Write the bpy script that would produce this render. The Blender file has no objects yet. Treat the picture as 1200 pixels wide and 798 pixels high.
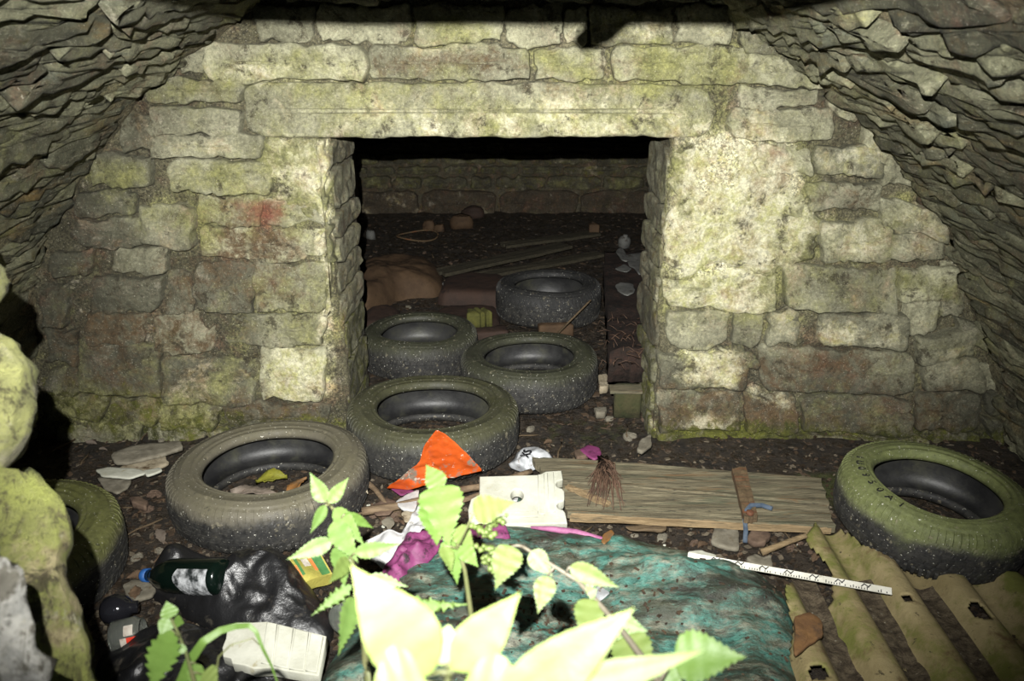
import bpy, bmesh, math, random
import numpy as np
from mathutils import Vector, Matrix
random.seed(7)
RNG = np.random.default_rng(7)
SC = bpy.context.scene
COL = SC.collection

# ---------------------------------------------------------------- camera, world, flash, exposure
FPX, PITCH, CAMH = 930.0, math.radians(21.0), 1.40
cam = bpy.data.cameras.new('camera'); camo = bpy.data.objects.new('camera', cam); COL.objects.link(camo)
camo.location = (0, 0, CAMH); camo.rotation_euler = (math.pi/2 - PITCH, 0, 0)
cam.sensor_width = 36.0; cam.lens = 36.0*FPX/1200.0
cam.clip_start = 0.02; cam.clip_end = 50
cam.dof.use_dof = True; cam.dof.focus_distance = 2.6; cam.dof.aperture_fstop = 6.5
SC.camera = camo

world = bpy.data.worlds.new('overcast_sky'); SC.world = world; world.use_nodes = True
wb = world.node_tree.nodes['Background']
wb.inputs['Color'].default_value = (0.80, 0.92, 1.0, 1); wb.inputs['Strength'].default_value = 0.085

fl = bpy.data.lights.new('camera_flash', 'SPOT'); flo = bpy.data.objects.new('camera_flash', fl); COL.objects.link(flo)
fl.energy = 1050; fl.color = (1.0, 0.99, 0.95); fl.spot_size = math.radians(83); fl.spot_blend = 1.0; fl.shadow_soft_size = 0.005
flo.location = (-0.045, 0.0, CAMH + 0.12); flo.rotation_euler = (math.pi/2 - PITCH + math.radians(2), 0, 0)

vs = SC.view_settings
vs.view_transform = 'Standard'; vs.look = 'None'; vs.gamma = 1.0; vs.use_curve_mapping = False
vs.exposure = 0.0

# ---------------------------------------------------------------- geometry helpers
cP, sP = math.cos(PITCH), math.sin(PITCH)
def ray(u, v):
    a = (u-600.0)/FPX; b = (399.0-v)/FPX
    return np.array([a, cP + b*sP, -sP + b*cP])
O = np.array([0, 0, CAMH])
def FP(u, v, z=0.0):
    d = ray(u, v); t = (z-CAMH)/d[2]; p = O + d*t; return p
def WP(u, v, Y=2.66):
    d = ray(u, v); return O + d*(Y/d[1])
def UP(u, v, zc):
    return O + ray(u, v)*zc
def to_px(p):
    p = np.asarray(p, float); z = p[..., 2]-CAMH
    zc = p[..., 1]*cP - z*sP; yc = p[..., 1]*sP + z*cP
    return 600+FPX*p[..., 0]/zc, 399-FPX*yc/zc

def _hash(ix, iy, iz, seed):
    h = (ix*374761393 + iy*668265263 + iz*2147483647 + seed*144665) & 0xffffffff
    h = ((h ^ (h >> 13))*1274126177) & 0xffffffff
    h = ((h ^ (h >> 15))*2246822519) & 0xffffffff
    return ((h ^ (h >> 16)) & 0xffffff)/float(0xffffff)
def vnoise(p, seed=0):
    p = np.asarray(p, float); i = np.floor(p).astype(np.int64); f = p-i; f = f*f*(3-2*f)
    r = 0
    for dx in (0, 1):
        for dy in (0, 1):
            for dz in (0, 1):
                w = (f[..., 0] if dx else 1-f[..., 0])*(f[..., 1] if dy else 1-f[..., 1])*(f[..., 2] if dz else 1-f[..., 2])
                r = r + w*_hash(i[..., 0]+dx, i[..., 1]+dy, i[..., 2]+dz, seed)
    return r*2-1
def fbm(p, scale=1.0, octs=4, seed=0, stretch=(1, 1, 1)):
    p = np.asarray(p, float)*scale*np.array(stretch); r = 0; a = 1; tot = 0
    for k in range(octs):
        r = r + a*vnoise(p, seed+k*17); tot += a; a *= .5; p = p*2.03
    return r/tot

def mesh_obj(name, verts, faces, mat=None, parent=None, smooth=True):
    me = bpy.data.meshes.new(name)
    me.from_pydata([tuple(map(float, v)) for v in verts], [], [tuple(int(i) for i in f) for f in faces]); me.update()
    if smooth: me.shade_smooth()
    o = bpy.data.objects.new(name, me); COL.objects.link(o)
    if mat: me.materials.append(mat)
    if parent: o.parent = parent
    return o
def tag(o, label, cat, group=None, kind=None):
    o['label'] = label; o['category'] = cat
    if group: o['group'] = group
    if kind: o['kind'] = kind
    return o
def empty(name, loc, label=None, cat=None, group=None, rot=(0, 0, 0)):
    o = bpy.data.objects.new(name, None); COL.objects.link(o); o.location = loc; o.rotation_euler = rot
    o.empty_display_size = .05
    if label: tag(o, label, cat, group)
    return o
def structure(o, label=None, cat=None):
    o['kind'] = 'structure'
    if label: o['label'] = label
    if cat: o['category'] = cat
    return o
def grid_faces(nu, nv, wrapu=False, base=0):
    f = []
    for j in range(nv-1):
        for i in range(nu if wrapu else nu-1):
            i2 = (i+1) % nu
            f.append((base+j*nu+i, base+j*nu+i2, base+(j+1)*nu+i2, base+(j+1)*nu+i))
    return f
class MB:
    """collects simple shapes into one mesh"""
    def __init__(s): s.v = []; s.f = []
    def add(s, v, f):
        b = len(s.v); s.v += [tuple(map(float, q)) for q in v]; s.f += [tuple(b+i for i in q) for q in f]
    def tube(s, pts, r, n=8, cap=True):
        pts = [np.asarray(p, float) for p in pts]; m = len(pts)
        rr = r if hasattr(r, '__len__') else [r]*m
        vs_, fs = [], []
        for k in range(m):
            t = pts[min(k+1, m-1)]-pts[max(k-1, 0)]; t = t/(np.linalg.norm(t)+1e-9)
            a = np.cross(t, [0.13, .21, 1.]);
            if np.linalg.norm(a) < .05: a = np.cross(t, [1, .2, 0])
            a /= np.linalg.norm(a); b = np.cross(t, a)
            for i in range(n):
                th = 2*math.pi*i/n; vs_.append(pts[k]+rr[k]*(math.cos(th)*a+math.sin(th)*b))
        fs = [(j*n+i, j*n+(i+1) % n, (j+1)*n+(i+1) % n, (j+1)*n+i) for j in range(m-1) for i in range(n)]
        if cap: fs += [tuple(range(n))[::-1], tuple((m-1)*n+i for i in range(n))]
        s.add(vs_, fs)
    def box(s, c, h, rot=None):
        v = [np.array([x, y, z])*h for x in (-1, 1) for y in (-1, 1) for z in (-1, 1)]
        if rot is not None: v = [rot @ q for q in v]
        s.add([np.asarray(c)+q for q in v], [(0, 1, 3, 2), (4, 6, 7, 5), (0, 4, 5, 1), (2, 3, 7, 6), (0, 2, 6, 4), (1, 5, 7, 3)])
    def build(s, name, mat, parent=None, smooth=True): return mesh_obj(name, s.v, s.f, mat, parent, smooth)

def resample(poly, n, rounds=1, cut=.2):
    """closed outline, corners cut a little, n even points"""
    p = np.asarray(poly, float)
    for _ in range(rounds):
        q = np.roll(p, -1, 0); p = np.stack([p*(1-cut)+q*cut, p*cut+q*(1-cut)], 1).reshape(-1, p.shape[1])
    q = np.vstack([p, p[:1]]); d = np.r_[0, np.cumsum(np.linalg.norm(np.diff(q, axis=0), axis=1))]
    t = np.linspace(0, d[-1], n, endpoint=False)
    return np.stack([np.interp(t, d, q[:, k]) for k in range(p.shape[1])], 1)

# ---------------------------------------------------------------- material helpers
def srgb(r, g, b):
    f = lambda c: (c/255/12.92) if c/255 <= .04045 else ((c/255+.055)/1.055)**2.4
    return (f(r), f(g), f(b))
class NT:
    def __init__(s, name):
        s.m = bpy.data.materials.new(name); s.m.use_nodes = True; s.t = s.m.node_tree; s.n = s.t.nodes
        s.b = s.n['Principled BSDF']; s.tc = s.n.new('ShaderNodeTexCoord')
    def link(s, a, b): s.t.links.new(a, b)
    def coord(s, stretch=(1, 1, 1)):
        mp = s.n.new('ShaderNodeMapping'); mp.inputs['Scale'].default_value = stretch
        s.link(s.tc.outputs['Object'], mp.inputs['Vector']); return mp.outputs[0]
    def noise(s, scale, detail=5, rough=.6, stretch=(1, 1, 1), dist=0.0):
        n = s.n.new('ShaderNodeTexNoise'); n.inputs['Scale'].default_value = scale; n.inputs['Detail'].default_value = detail
        n.inputs['Roughness'].default_value = rough; n.inputs['Distortion'].default_value = dist
        s.link(s.coord(stretch), n.inputs['Vector']); return n.outputs['Fac']
    def ramp(s, x, lo, hi, a=0.0, b=1.0):
        r = s.n.new('ShaderNodeMapRange'); r.interpolation_type = 'SMOOTHSTEP'
        for k, v in (('From Min', lo), ('From Max', hi), ('To Min', a), ('To Max', b)): r.inputs[k].default_value = v
        s.link(x, r.inputs['Value']); return r.outputs[0]
    def math(s, op, a, b):
        m = s.n.new('ShaderNodeMath'); m.operation = op; m.use_clamp = False
        for k, v in enumerate((a, b)):
            if hasattr(v, 'links'): s.link(v, m.inputs[k])
            else: m.inputs[k].default_value = v
        return m.outputs[0]
    def mix(s, f, a, b, blend='MIX'):
        m = s.n.new('ShaderNodeMix'); m.data_type = 'RGBA'; m.blend_type = blend
        for sock, v in ((m.inputs[0], f), (m.inputs[6], a), (m.inputs[7], b)):
            if hasattr(v, 'links'): s.link(v, sock)
            elif isinstance(v, (int, float)): sock.default_value = v
            else: sock.default_value = (*v, 1)
        return m.outputs[2]
    def attr(s, name):
        a = s.n.new('ShaderNodeAttribute'); a.attribute_name = name
        sp = s.n.new('ShaderNodeSeparateColor'); s.link(a.outputs['Color'], sp.inputs[0]); return sp.outputs
    def up(s):
        g = s.n.new('ShaderNodeNewGeometry'); x = s.n.new('ShaderNodeSeparateXYZ'); s.link(g.outputs['Normal'], x.inputs[0]); return x.outputs[2]
    def objz(s):
        x = s.n.new('ShaderNodeSeparateXYZ'); s.link(s.tc.outputs['Object'], x.inputs[0]); return x.outputs[2]
    def finish(s, col, rough=.8, spec=.3, bumps=(), **kw):
        if hasattr(col, 'links'): s.link(col, s.b.inputs['Base Color'])
        else: s.b.inputs['Base Color'].default_value = (*col, 1)
        if hasattr(rough, 'links'): s.link(rough, s.b.inputs['Roughness'])
        else: s.b.inputs['Roughness'].default_value = rough
        s.b.inputs['Specular IOR Level'].default_value = spec
        prev = None
        for h, strength, dist in bumps:
            bn = s.n.new('ShaderNodeBump'); bn.inputs['Strength'].default_value = strength; bn.inputs['Distance'].default_value = dist
            s.link(h, bn.inputs['Height'])
            if prev: s.link(prev, bn.inputs['Normal'])
            prev = bn.outputs[0]
        if prev: s.link(prev, s.b.inputs['Normal'])
        for k, v in kw.items(): s.b.inputs[k.replace('_', ' ')].default_value = v
        return s.m

def simple(name, c1, c2, scale=8, layers=(), rough=.75, spec=.3, bump=(.5, .01, 30), stretch=(1, 1, 1), **kw):
    """two colours of one surface plus stains: layers = (colour, noise scale, lo, hi)"""
    t = NT(name)
    col = t.mix(t.ramp(t.noise(scale, 6, .65, stretch), .35, .65), c1, c2)
    for k, (c, sc, lo, hi) in enumerate(layers):
        col = t.mix(t.ramp(t.noise(sc, 6, .7, stretch, .3*k), lo, hi), col, c)
    return t.finish(col, rough, spec, [(t.noise(bump[2], 6, .7, stretch), bump[0], bump[1])] if bump else [], **kw)

def masonry(name, base_a, base_b, wash=srgb(220, 217, 184), strata=None, grit=0.0):
    t = NT(name); st = strata or (1, 1, 1)
    A = t.attr('mixa'); B = t.attr('mixb')
    cav = t.noise(15, 10, .78, st, .25); fine = t.noise(95, 6, .75); n1 = t.noise(7, 10, .76, dist=.3); n2 = t.noise(22, 9, .76, dist=.5); n3 = t.noise(5, 9, .76)
    col = t.mix(t.ramp(t.noise(8, 8, .74, st), .3, .7), base_a, base_b)
    col = t.mix(1.0, col, t.ramp(t.noise(3.2, 6, .65), .3, .7, .72, 1.25), 'MULTIPLY')
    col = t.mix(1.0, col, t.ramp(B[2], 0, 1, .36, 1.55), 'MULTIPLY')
    col = t.mix(t.ramp(t.noise(12, 8, .75, dist=.4), .56, .72, 0, .55), col, srgb(178, 170, 150))
    if strata:
        col = t.mix(t.ramp(t.noise(7, 6, .65, strata), .55, .70, 0, .8), col, srgb(128, 106, 60))
        col = t.mix(t.ramp(t.noise(11, 6, .65, strata, .4), .56, .72, 0, .5), col, srgb(124, 132, 118))
        col = t.mix(t.ramp(t.noise(26, 8, .75, strata), .56, .68, 0, .7), col, srgb(172, 168, 142))
    def layer(col, amt, nz, c, soft=.28):
        f = t.math('ADD', amt, t.math('MULTIPLY', t.math('SUBTRACT', nz, .5), 2.6))
        return t.mix(t.ramp(f, .5-soft, .5+soft), col, c)
    col = layer(col, A[2], n2, srgb(92, 74, 50), .35)
    col = layer(col, B[1], n3, t.mix(t.ramp(n2, .35, .65), srgb(158, 157, 98), srgb(112, 112, 70)), .4)
    col = layer(col, A[0], n1, t.mix(t.ramp(n2, .38, .62), srgb(212, 208, 178), t.mix(t.ramp(n3, .4, .6), srgb(178, 178, 116), srgb(166, 152, 120))), .25)
    col = layer(col, B[0], n1, srgb(122, 70, 52), .5)
    col = t.mix(t.ramp(cav, .47, .36, 0, .85), col, srgb(54, 47, 30))
    col = layer(col, A[1], n2, t.mix(t.ramp(n1, .35, .65), srgb(52, 54, 18), srgb(98, 100, 32)), .25)
    col = t.mix(1.0, col, t.ramp(fine, .3, .7, .66, 1.32), 'MULTIPLY')
    col = t.mix(t.ramp(t.noise(190, 3, .7), .63, .70, 0, .6), col, srgb(206, 202, 184))
    if grit:
        g1 = t.noise(130, 5, .8); col = t.mix(1.0, col, t.ramp(g1, .34, .66, .35, 1.75), 'MULTIPLY')
    return t.finish(col, .8, .4, [(cav, 1.0, .035), (fine, .8, .008)])

M = {}
M['stone'] = masonry('limestone', srgb(124, 122, 98), srgb(158, 156, 130))
M['mortar'] = masonry('earthy mortar', srgb(112, 107, 80), srgb(146, 140, 110), grit=1.0)
M['slate'] = masonry('vault slate', srgb(98, 98, 76), srgb(128, 127, 102), strata=(1, .35, 1.6))
M['dark_stone'] = masonry('dark chamber stone', srgb(62, 59, 46), srgb(83, 80, 64))  # darker base colours for the chamber masonry
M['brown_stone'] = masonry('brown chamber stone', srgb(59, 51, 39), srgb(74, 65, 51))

def dirt_mat():
    t = NT('wet trodden dirt')
    col = t.mix(t.ramp(t.noise(14, 7, .7), .3, .7), srgb(24, 20, 15), srgb(54, 45, 34))
    col = t.mix(t.ramp(t.noise(60, 4, .7), .58, .7), col, srgb(104, 88, 66))
    A = t.attr('mixa')
    f = t.math('ADD', A[1], t.math('SUBTRACT', t.noise(16, 6, .7), .5))
    col = t.mix(t.ramp(f, .35, .65), col, srgb(52, 56, 20))
    return t.finish(col, t.ramp(t.noise(30, 4), .4, .6, .45, .85), .4, [(t.noise(28, 7, .75), .9, .03), (t.noise(120, 3), .6, .006)])
M['dirt'] = dirt_mat()

# ---------------------------------------------------------------- stains of the masonry (real lime, algae, moss: stay wherever the lamp goes), and darker zones
# u, v, radius u, radius v in the wall's own picture grid, amount
WASH = [(870, 225, 75, 70, .95), (835, 285, 70, 45, .85), (840, 345, 60, 22, .6), (820, 430, 45, 22, .85), (610, 142, 230, 22, .35),
        (345, 195, 50, 40, .4), (347, 435, 34, 28, .6), (330, 80, 95, 16, .5), (380, 230, 10, 70, .8), (385, 360, 8, 90, .55), (530, 30, 50, 22, .35),
        (750, 35, 60, 20, .5), (830, 30, 40, 16, .5), (920, 80, 45, 15, .6), (990, 188, 40, 18, .5), (900, 190, 26, 20, .7), (1060, 250, 40, 12, .4),
        (1000, 275, 40, 22, .4), (1010, 385, 50, 18, .45), (1105, 405, 30, 18, .45), (1110, 435, 30, 18, .45), (1085, 365, 25, 18, .45), (1070, 285, 30, 14, .35),
        (800, 390, 26, 20, .4), (915, 380, 22, 22, .35), (905, 462, 25, 8, .5), (830, 490, 45, 10, .35), (245, 170, 50, 10, .4), (230, 140, 40, 10, .2), (660, 35, 40, 15, .3),
        (800, 75, 70, 14, .35), (660, 130, 60, 20, .25), (900, 260, 40, 40, .5)]
ALGAE = [(340, 215, 60, 50, .45), (330, 380, 70, 70, .4), (260, 210, 60, 20, .5), (150, 480, 100, 25, .45), (430, 110, 120, 30, .35), (800, 80, 90, 30, .5), (540, 35, 60, 22, .55),
         (860, 240, 90, 90, .45), (840, 330, 90, 60, .45), (700, 140, 120, 20, .4), (345, 435, 38, 32, .6), (210, 260, 40, 30, .4), (330, 80, 100, 20, .5), (1060, 250, 45, 20, .45),
         (1000, 280, 45, 22, .4), (1000, 340, 60, 18, .3), (660, 75, 45, 18, .45), (140, 200, 40, 16, .45), (225, 105, 50, 12, .3), (1085, 330, 34, 14, .4), (1100, 405, 40, 25, .3)]
MOSS = [(860, 520, 110, 26, .55), (120, 478, 110, 30, .45), (260, 500, 130, 24, .4), (120, 480, 110, 22, .35), (320, 500, 120, 20, .35), (850, 530, 120, 28, .5), (960, 555, 60, 22, .75), (1060, 525, 100, 28, .5), (350, 500, 60, 14, .4), (1150, 525, 50, 30, .55),
        (220, 360, 60, 20, .1), (880, 500, 70, 24, .2), (300, 240, 40, 10, .05), (600, 505, 800, 20, .2)]
BROWN = [(880, 500, 130, 44, .6), (1040, 490, 90, 34, .5), (160, 420, 100, 60, .35), (240, 480, 150, 24, .4), (270, 300, 70, 60, .45), (290, 270, 60, 40, .5), (280, 320, 70, 40, .35), (930, 430, 110, 22, .45), (840, 480, 90, 30, .5), (300, 420, 50, 30, .2), (520, 72, 90, 14, .4), (1000, 480, 90, 26, .4),
         (600, 110, 120, 14, .2), (980, 228, 50, 14, .3), (120, 340, 60, 80, .15), (760, 90, 40, 10, .3)]
RED = [(300, 243, 30, 12, .45), (315, 250, 40, 16, .2), (845, 345, 24, 10, .22), (720, 110, 6, 6, .1), (355, 345, 26, 26, .12), (905, 180, 14, 7, .35)]
DARKER = [(120, 400, 120, 120, .5), (235, 380, 60, 80, .36), (90, 250, 60, 60, .3), (600, 505, 700, 40, .42), (1000, 490, 230, 48, .5), (60, 330, 50, 80, .3), (860, 490, 110, 40, .3), (950, 445, 60, 18, .2), (850, 515, 180, 34, .5), (230, 490, 180, 36, .4), (940, 432, 100, 24, .34), (1010, 110, 60, 40, .25), (180, 80, 50, 50, .3)]  # zones where the masonry tone is lowered
def blob(u, v, L):
    r = np.zeros_like(u)
    for a, b, ra, rb, w in L:
        r = np.maximum(r, w*np.exp(-(((u-a)/ra)**4+((v-b)/rb)**4)*.7)) if w > .3 else r + w*np.exp(-(((u-a)/ra)**2+((v-b)/rb)**2))
    return r
def stain(o, wall=True, base=(0, 0, 0, 0, 0)):
    """stores the stain amounts of a masonry mesh as two point attributes"""
    me = o.data; n = len(me.vertices); co = np.empty(n*3); me.vertices.foreach_get('co', co); co = co.reshape(-1, 3)
    a = np.zeros((n, 4)); b = np.zeros((n, 4)); a[:, 3] = b[:, 3] = 1
    if wall:
        u, v = to_px(np.stack([co[:, 0], np.full(n, 2.66), co[:, 2]], 1))
        u = u + fbm(co, 7, 3, 3)*26; v = v + fbm(co, 7, 3, 9)*16
        a[:, 0] = blob(u, v, WASH); a[:, 1] = blob(u, v, MOSS); a[:, 2] = blob(u, v, BROWN); b[:, 0] = blob(u, v, RED); b[:, 1] = blob(u, v, ALGAE)
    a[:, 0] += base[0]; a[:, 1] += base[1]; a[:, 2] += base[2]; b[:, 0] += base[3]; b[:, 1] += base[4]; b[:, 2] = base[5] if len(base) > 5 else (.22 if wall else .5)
    if wall: b[:, 2] = np.clip(b[:, 2] - blob(u, v, DARKER), .02, 1)
    for nm, arr in (('mixa', a), ('mixb', b)):
        at = me.attributes.new(nm, 'FLOAT_COLOR', 'POINT'); at.data.foreach_set('color', arr.astype(np.float32).ravel())
    return o

# ---------------------------------------------------------------- stones
def stone_mesh(outline, depth, back, fmap, seed, n=30, rough=.006, tilt=(0, 0), bulge=.1, cut=.14, edge=.006, sharp=1.0):
    """a laid stone: outline in the wall's own plane (a, b), proud by depth; fmap(a, b, c) places it"""
    p = resample(outline, n, 1 if cut else 0, cut or .2)
    c = p.mean(0); half = (p.max(0)-p.min(0))/2; m = half.min()
    q3 = np.c_[p, np.full(n, seed*3.1)]
    dirv = (p-c)/half; dirv /= (np.linalg.norm(dirv, axis=1)[:, None]+1e-9)
    p = p + dirv*(fbm(q3, 16, 2, seed)*1.6+fbm(q3, 60, 2, seed+3)*.9)[:, None]*edge
    rings = [(0, -back), (0, depth*.5), (.035*sharp, depth*.82), (.11*sharp, depth*.96), (.3, depth), (.6, depth), (.9, depth)]
    V = []
    for ins, h in rings:
        s = (half - ins*m)/half; q = c + (p-c)*s
        hh = np.full(n, h)
        if h > 0:
            w = min(1, h/depth)
            hh = hh + w*(fbm(np.c_[q, np.full(n, seed*1.7)], 14, 5, seed+5)*rough*2.6 + (q-c) @ np.array(tilt) + bulge*depth*(ins-.4))
            hh = np.maximum(hh, -.004)
        V.append(np.c_[q, hh])
    V = np.concatenate(V); F = grid_faces(n, len(rings), True)
    V = np.vstack([V, [[c[0], c[1], V[-n:, 2].mean()]]])
    b = (len(rings)-1)*n
    F += [(b+i, b+(i+1) % n, len(V)-1) for i in range(n)]
    return np.array([fmap(*q) for q in V]), F

# ---- wall_back: rubble wall with the low doorway
YW = 2.66
DX0, DX1, DZ = -0.605, 0.522, 1.093
YB = 3.08
wall_back = structure(empty('wall_back', (0, YW, 0)))
wall_back.location = (0, 0, 0)
wallmap = lambda a, b, c: (a, YW - c, b)
def wall_grid():
    st = .014
    xs = np.arange(-2.1, 2.02, st); zs = np.arange(-.12, 1.75, st)
    X, Z = np.meshgrid(xs, zs); P = np.stack([X, np.zeros_like(X), Z], -1)
    d = fbm(P, 5, 4, 11)*.016 + fbm(P, 24, 4, 5)*.014
    u, v = to_px(np.stack([X, np.full_like(X, YW), Z], -1))
    lime = np.clip(blob(u+fbm(P, 6, 3, 2)*25, v+fbm(P, 6, 3, 8)*20, [(870, 230, 80, 75, 1), (830, 300, 60, 60, .9), (345, 215, 50, 70, .6), (825, 190, 40, 60, .8)]), 0, 1)
    d = d*(1-.55*lime) + .022*lime
    d = d - .016*np.clip(fbm(P, 9, 3, 31)*2, 0, 1)*(1-lime)
    # ragged reveal edges: pull the border columns of the doorway to its edge
    V = np.stack([X, YW-d, Z], -1).reshape(-1, 3)
    nx = len(xs); F = []
    ex0 = DX0 + .016*fbm(np.c_[zs, zs*0, zs*0+2], 9, 4, 4); ex1 = DX1 + .016*fbm(np.c_[zs, zs*0, zs*0+7], 9, 4, 6)
    ez = DZ + .010*fbm(np.c_[xs, xs*0, xs*0+3], 10, 4, 9)
    inside = (X > ex0[:, None]) & (X < ex1[:, None]) & (Z < ez[None, :])
    ins = inside.reshape(-1)
    for j in range(len(zs)-1):
        for i in range(nx-1):
            q = (j*nx+i, j*nx+i+1, (j+1)*nx+i+1, (j+1)*nx+i)
            if all(ins[k] for k in q): continue
            F.append(q)
    # doorway reveal vertices: snap inside vertices that are still used to the ragged edge and push them in
    V3 = V.reshape(X.shape+(3,)); used = np.zeros(len(V), bool)
    for q in F: used[list(q)] = True
    us = used.reshape(X.shape) & inside
    jj, ii = np.nonzero(us)
    for j, i in zip(jj, ii):
        dl = X[j, i]-ex0[j]; dr = ex1[j]-X[j, i]; dt = ez[i]-Z[j, i]
        k = np.argmin([dl, dr, dt])
        if k == 0: V3[j, i, 0] = ex0[j]
        elif k == 1: V3[j, i, 0] = ex1[j]
        else: V3[j, i, 2] = ez[i]
        V3[j, i, 1] = YW+.03
    return V3.reshape(-1, 3), F
V, F = wall_grid()
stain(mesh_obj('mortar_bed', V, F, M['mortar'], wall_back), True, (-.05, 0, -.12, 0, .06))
# reveals and the far side of the wall
def reveal(x, sgn, seed):
    ys = np.linspace(YW+.002, YB, 26); zs = np.linspace(-.1, DZ+.03, 80)
    Y, Z = np.meshgrid(ys, zs); P = np.stack([np.full_like(Y, x), Y, Z], -1)
    d = fbm(P, 9, 4, seed)*.016 + fbm(P, 30, 3, seed)*.006 - .012
    V = np.stack([x + sgn*d, Y, Z], -1).reshape(-1, 3)
    f = grid_faces(26, 80)
    if sgn < 0: f = [q[::-1] for q in f]
    return V, f
for x, sg, sd in ((DX0, 1, 41), (DX1, -1, 43)):
    V, F = reveal(x, sg, sd); o = mesh_obj('doorway_reveal', V, F, M['mortar'], wall_back); stain(o, False, (.0, .2, .35, 0, .15, .2))
    zz = -.03; k = 0
    while zz < DZ-.06:
        h = random.uniform(.09, .2); h = min(h, DZ-.012-zz)
        ol = [(YW+.012, zz+.008), (YB-.02, zz+.008), (YB-.02, zz+h-.006), (YW+.012, zz+h-.006)]
        mp = (lambda a, b, c, x=x, sg=sg: (x + sg*c, a, b))
        V, F = stone_mesh(ol, .005+random.random()*.008, .02, mp, sd*7+k, 40, .007)
        stain(mesh_obj('jamb_stone', V, F, M['stone'], wall_back), False, (random.choice([-.1, .0, .25]), .16+.3*(zz < .3), .32, 0, .2, random.uniform(.15, .5)))
        zz += h; k += 1
b = MB(); b.box(((DX0+DX1)/2, (YW+YB)/2+.02, DZ+.06), ((DX1-DX0)/2+.02, (YB-YW)/2-.03, .052))
stain(b.build('lintel_core', M['mortar'], wall_back, False), False)
b = MB()
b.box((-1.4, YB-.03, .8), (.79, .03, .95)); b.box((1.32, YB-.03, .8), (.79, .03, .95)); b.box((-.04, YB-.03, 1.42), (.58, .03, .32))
stain(b.build('chamber_side_face', M['dark_stone'], wall_back, False), False)

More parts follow.
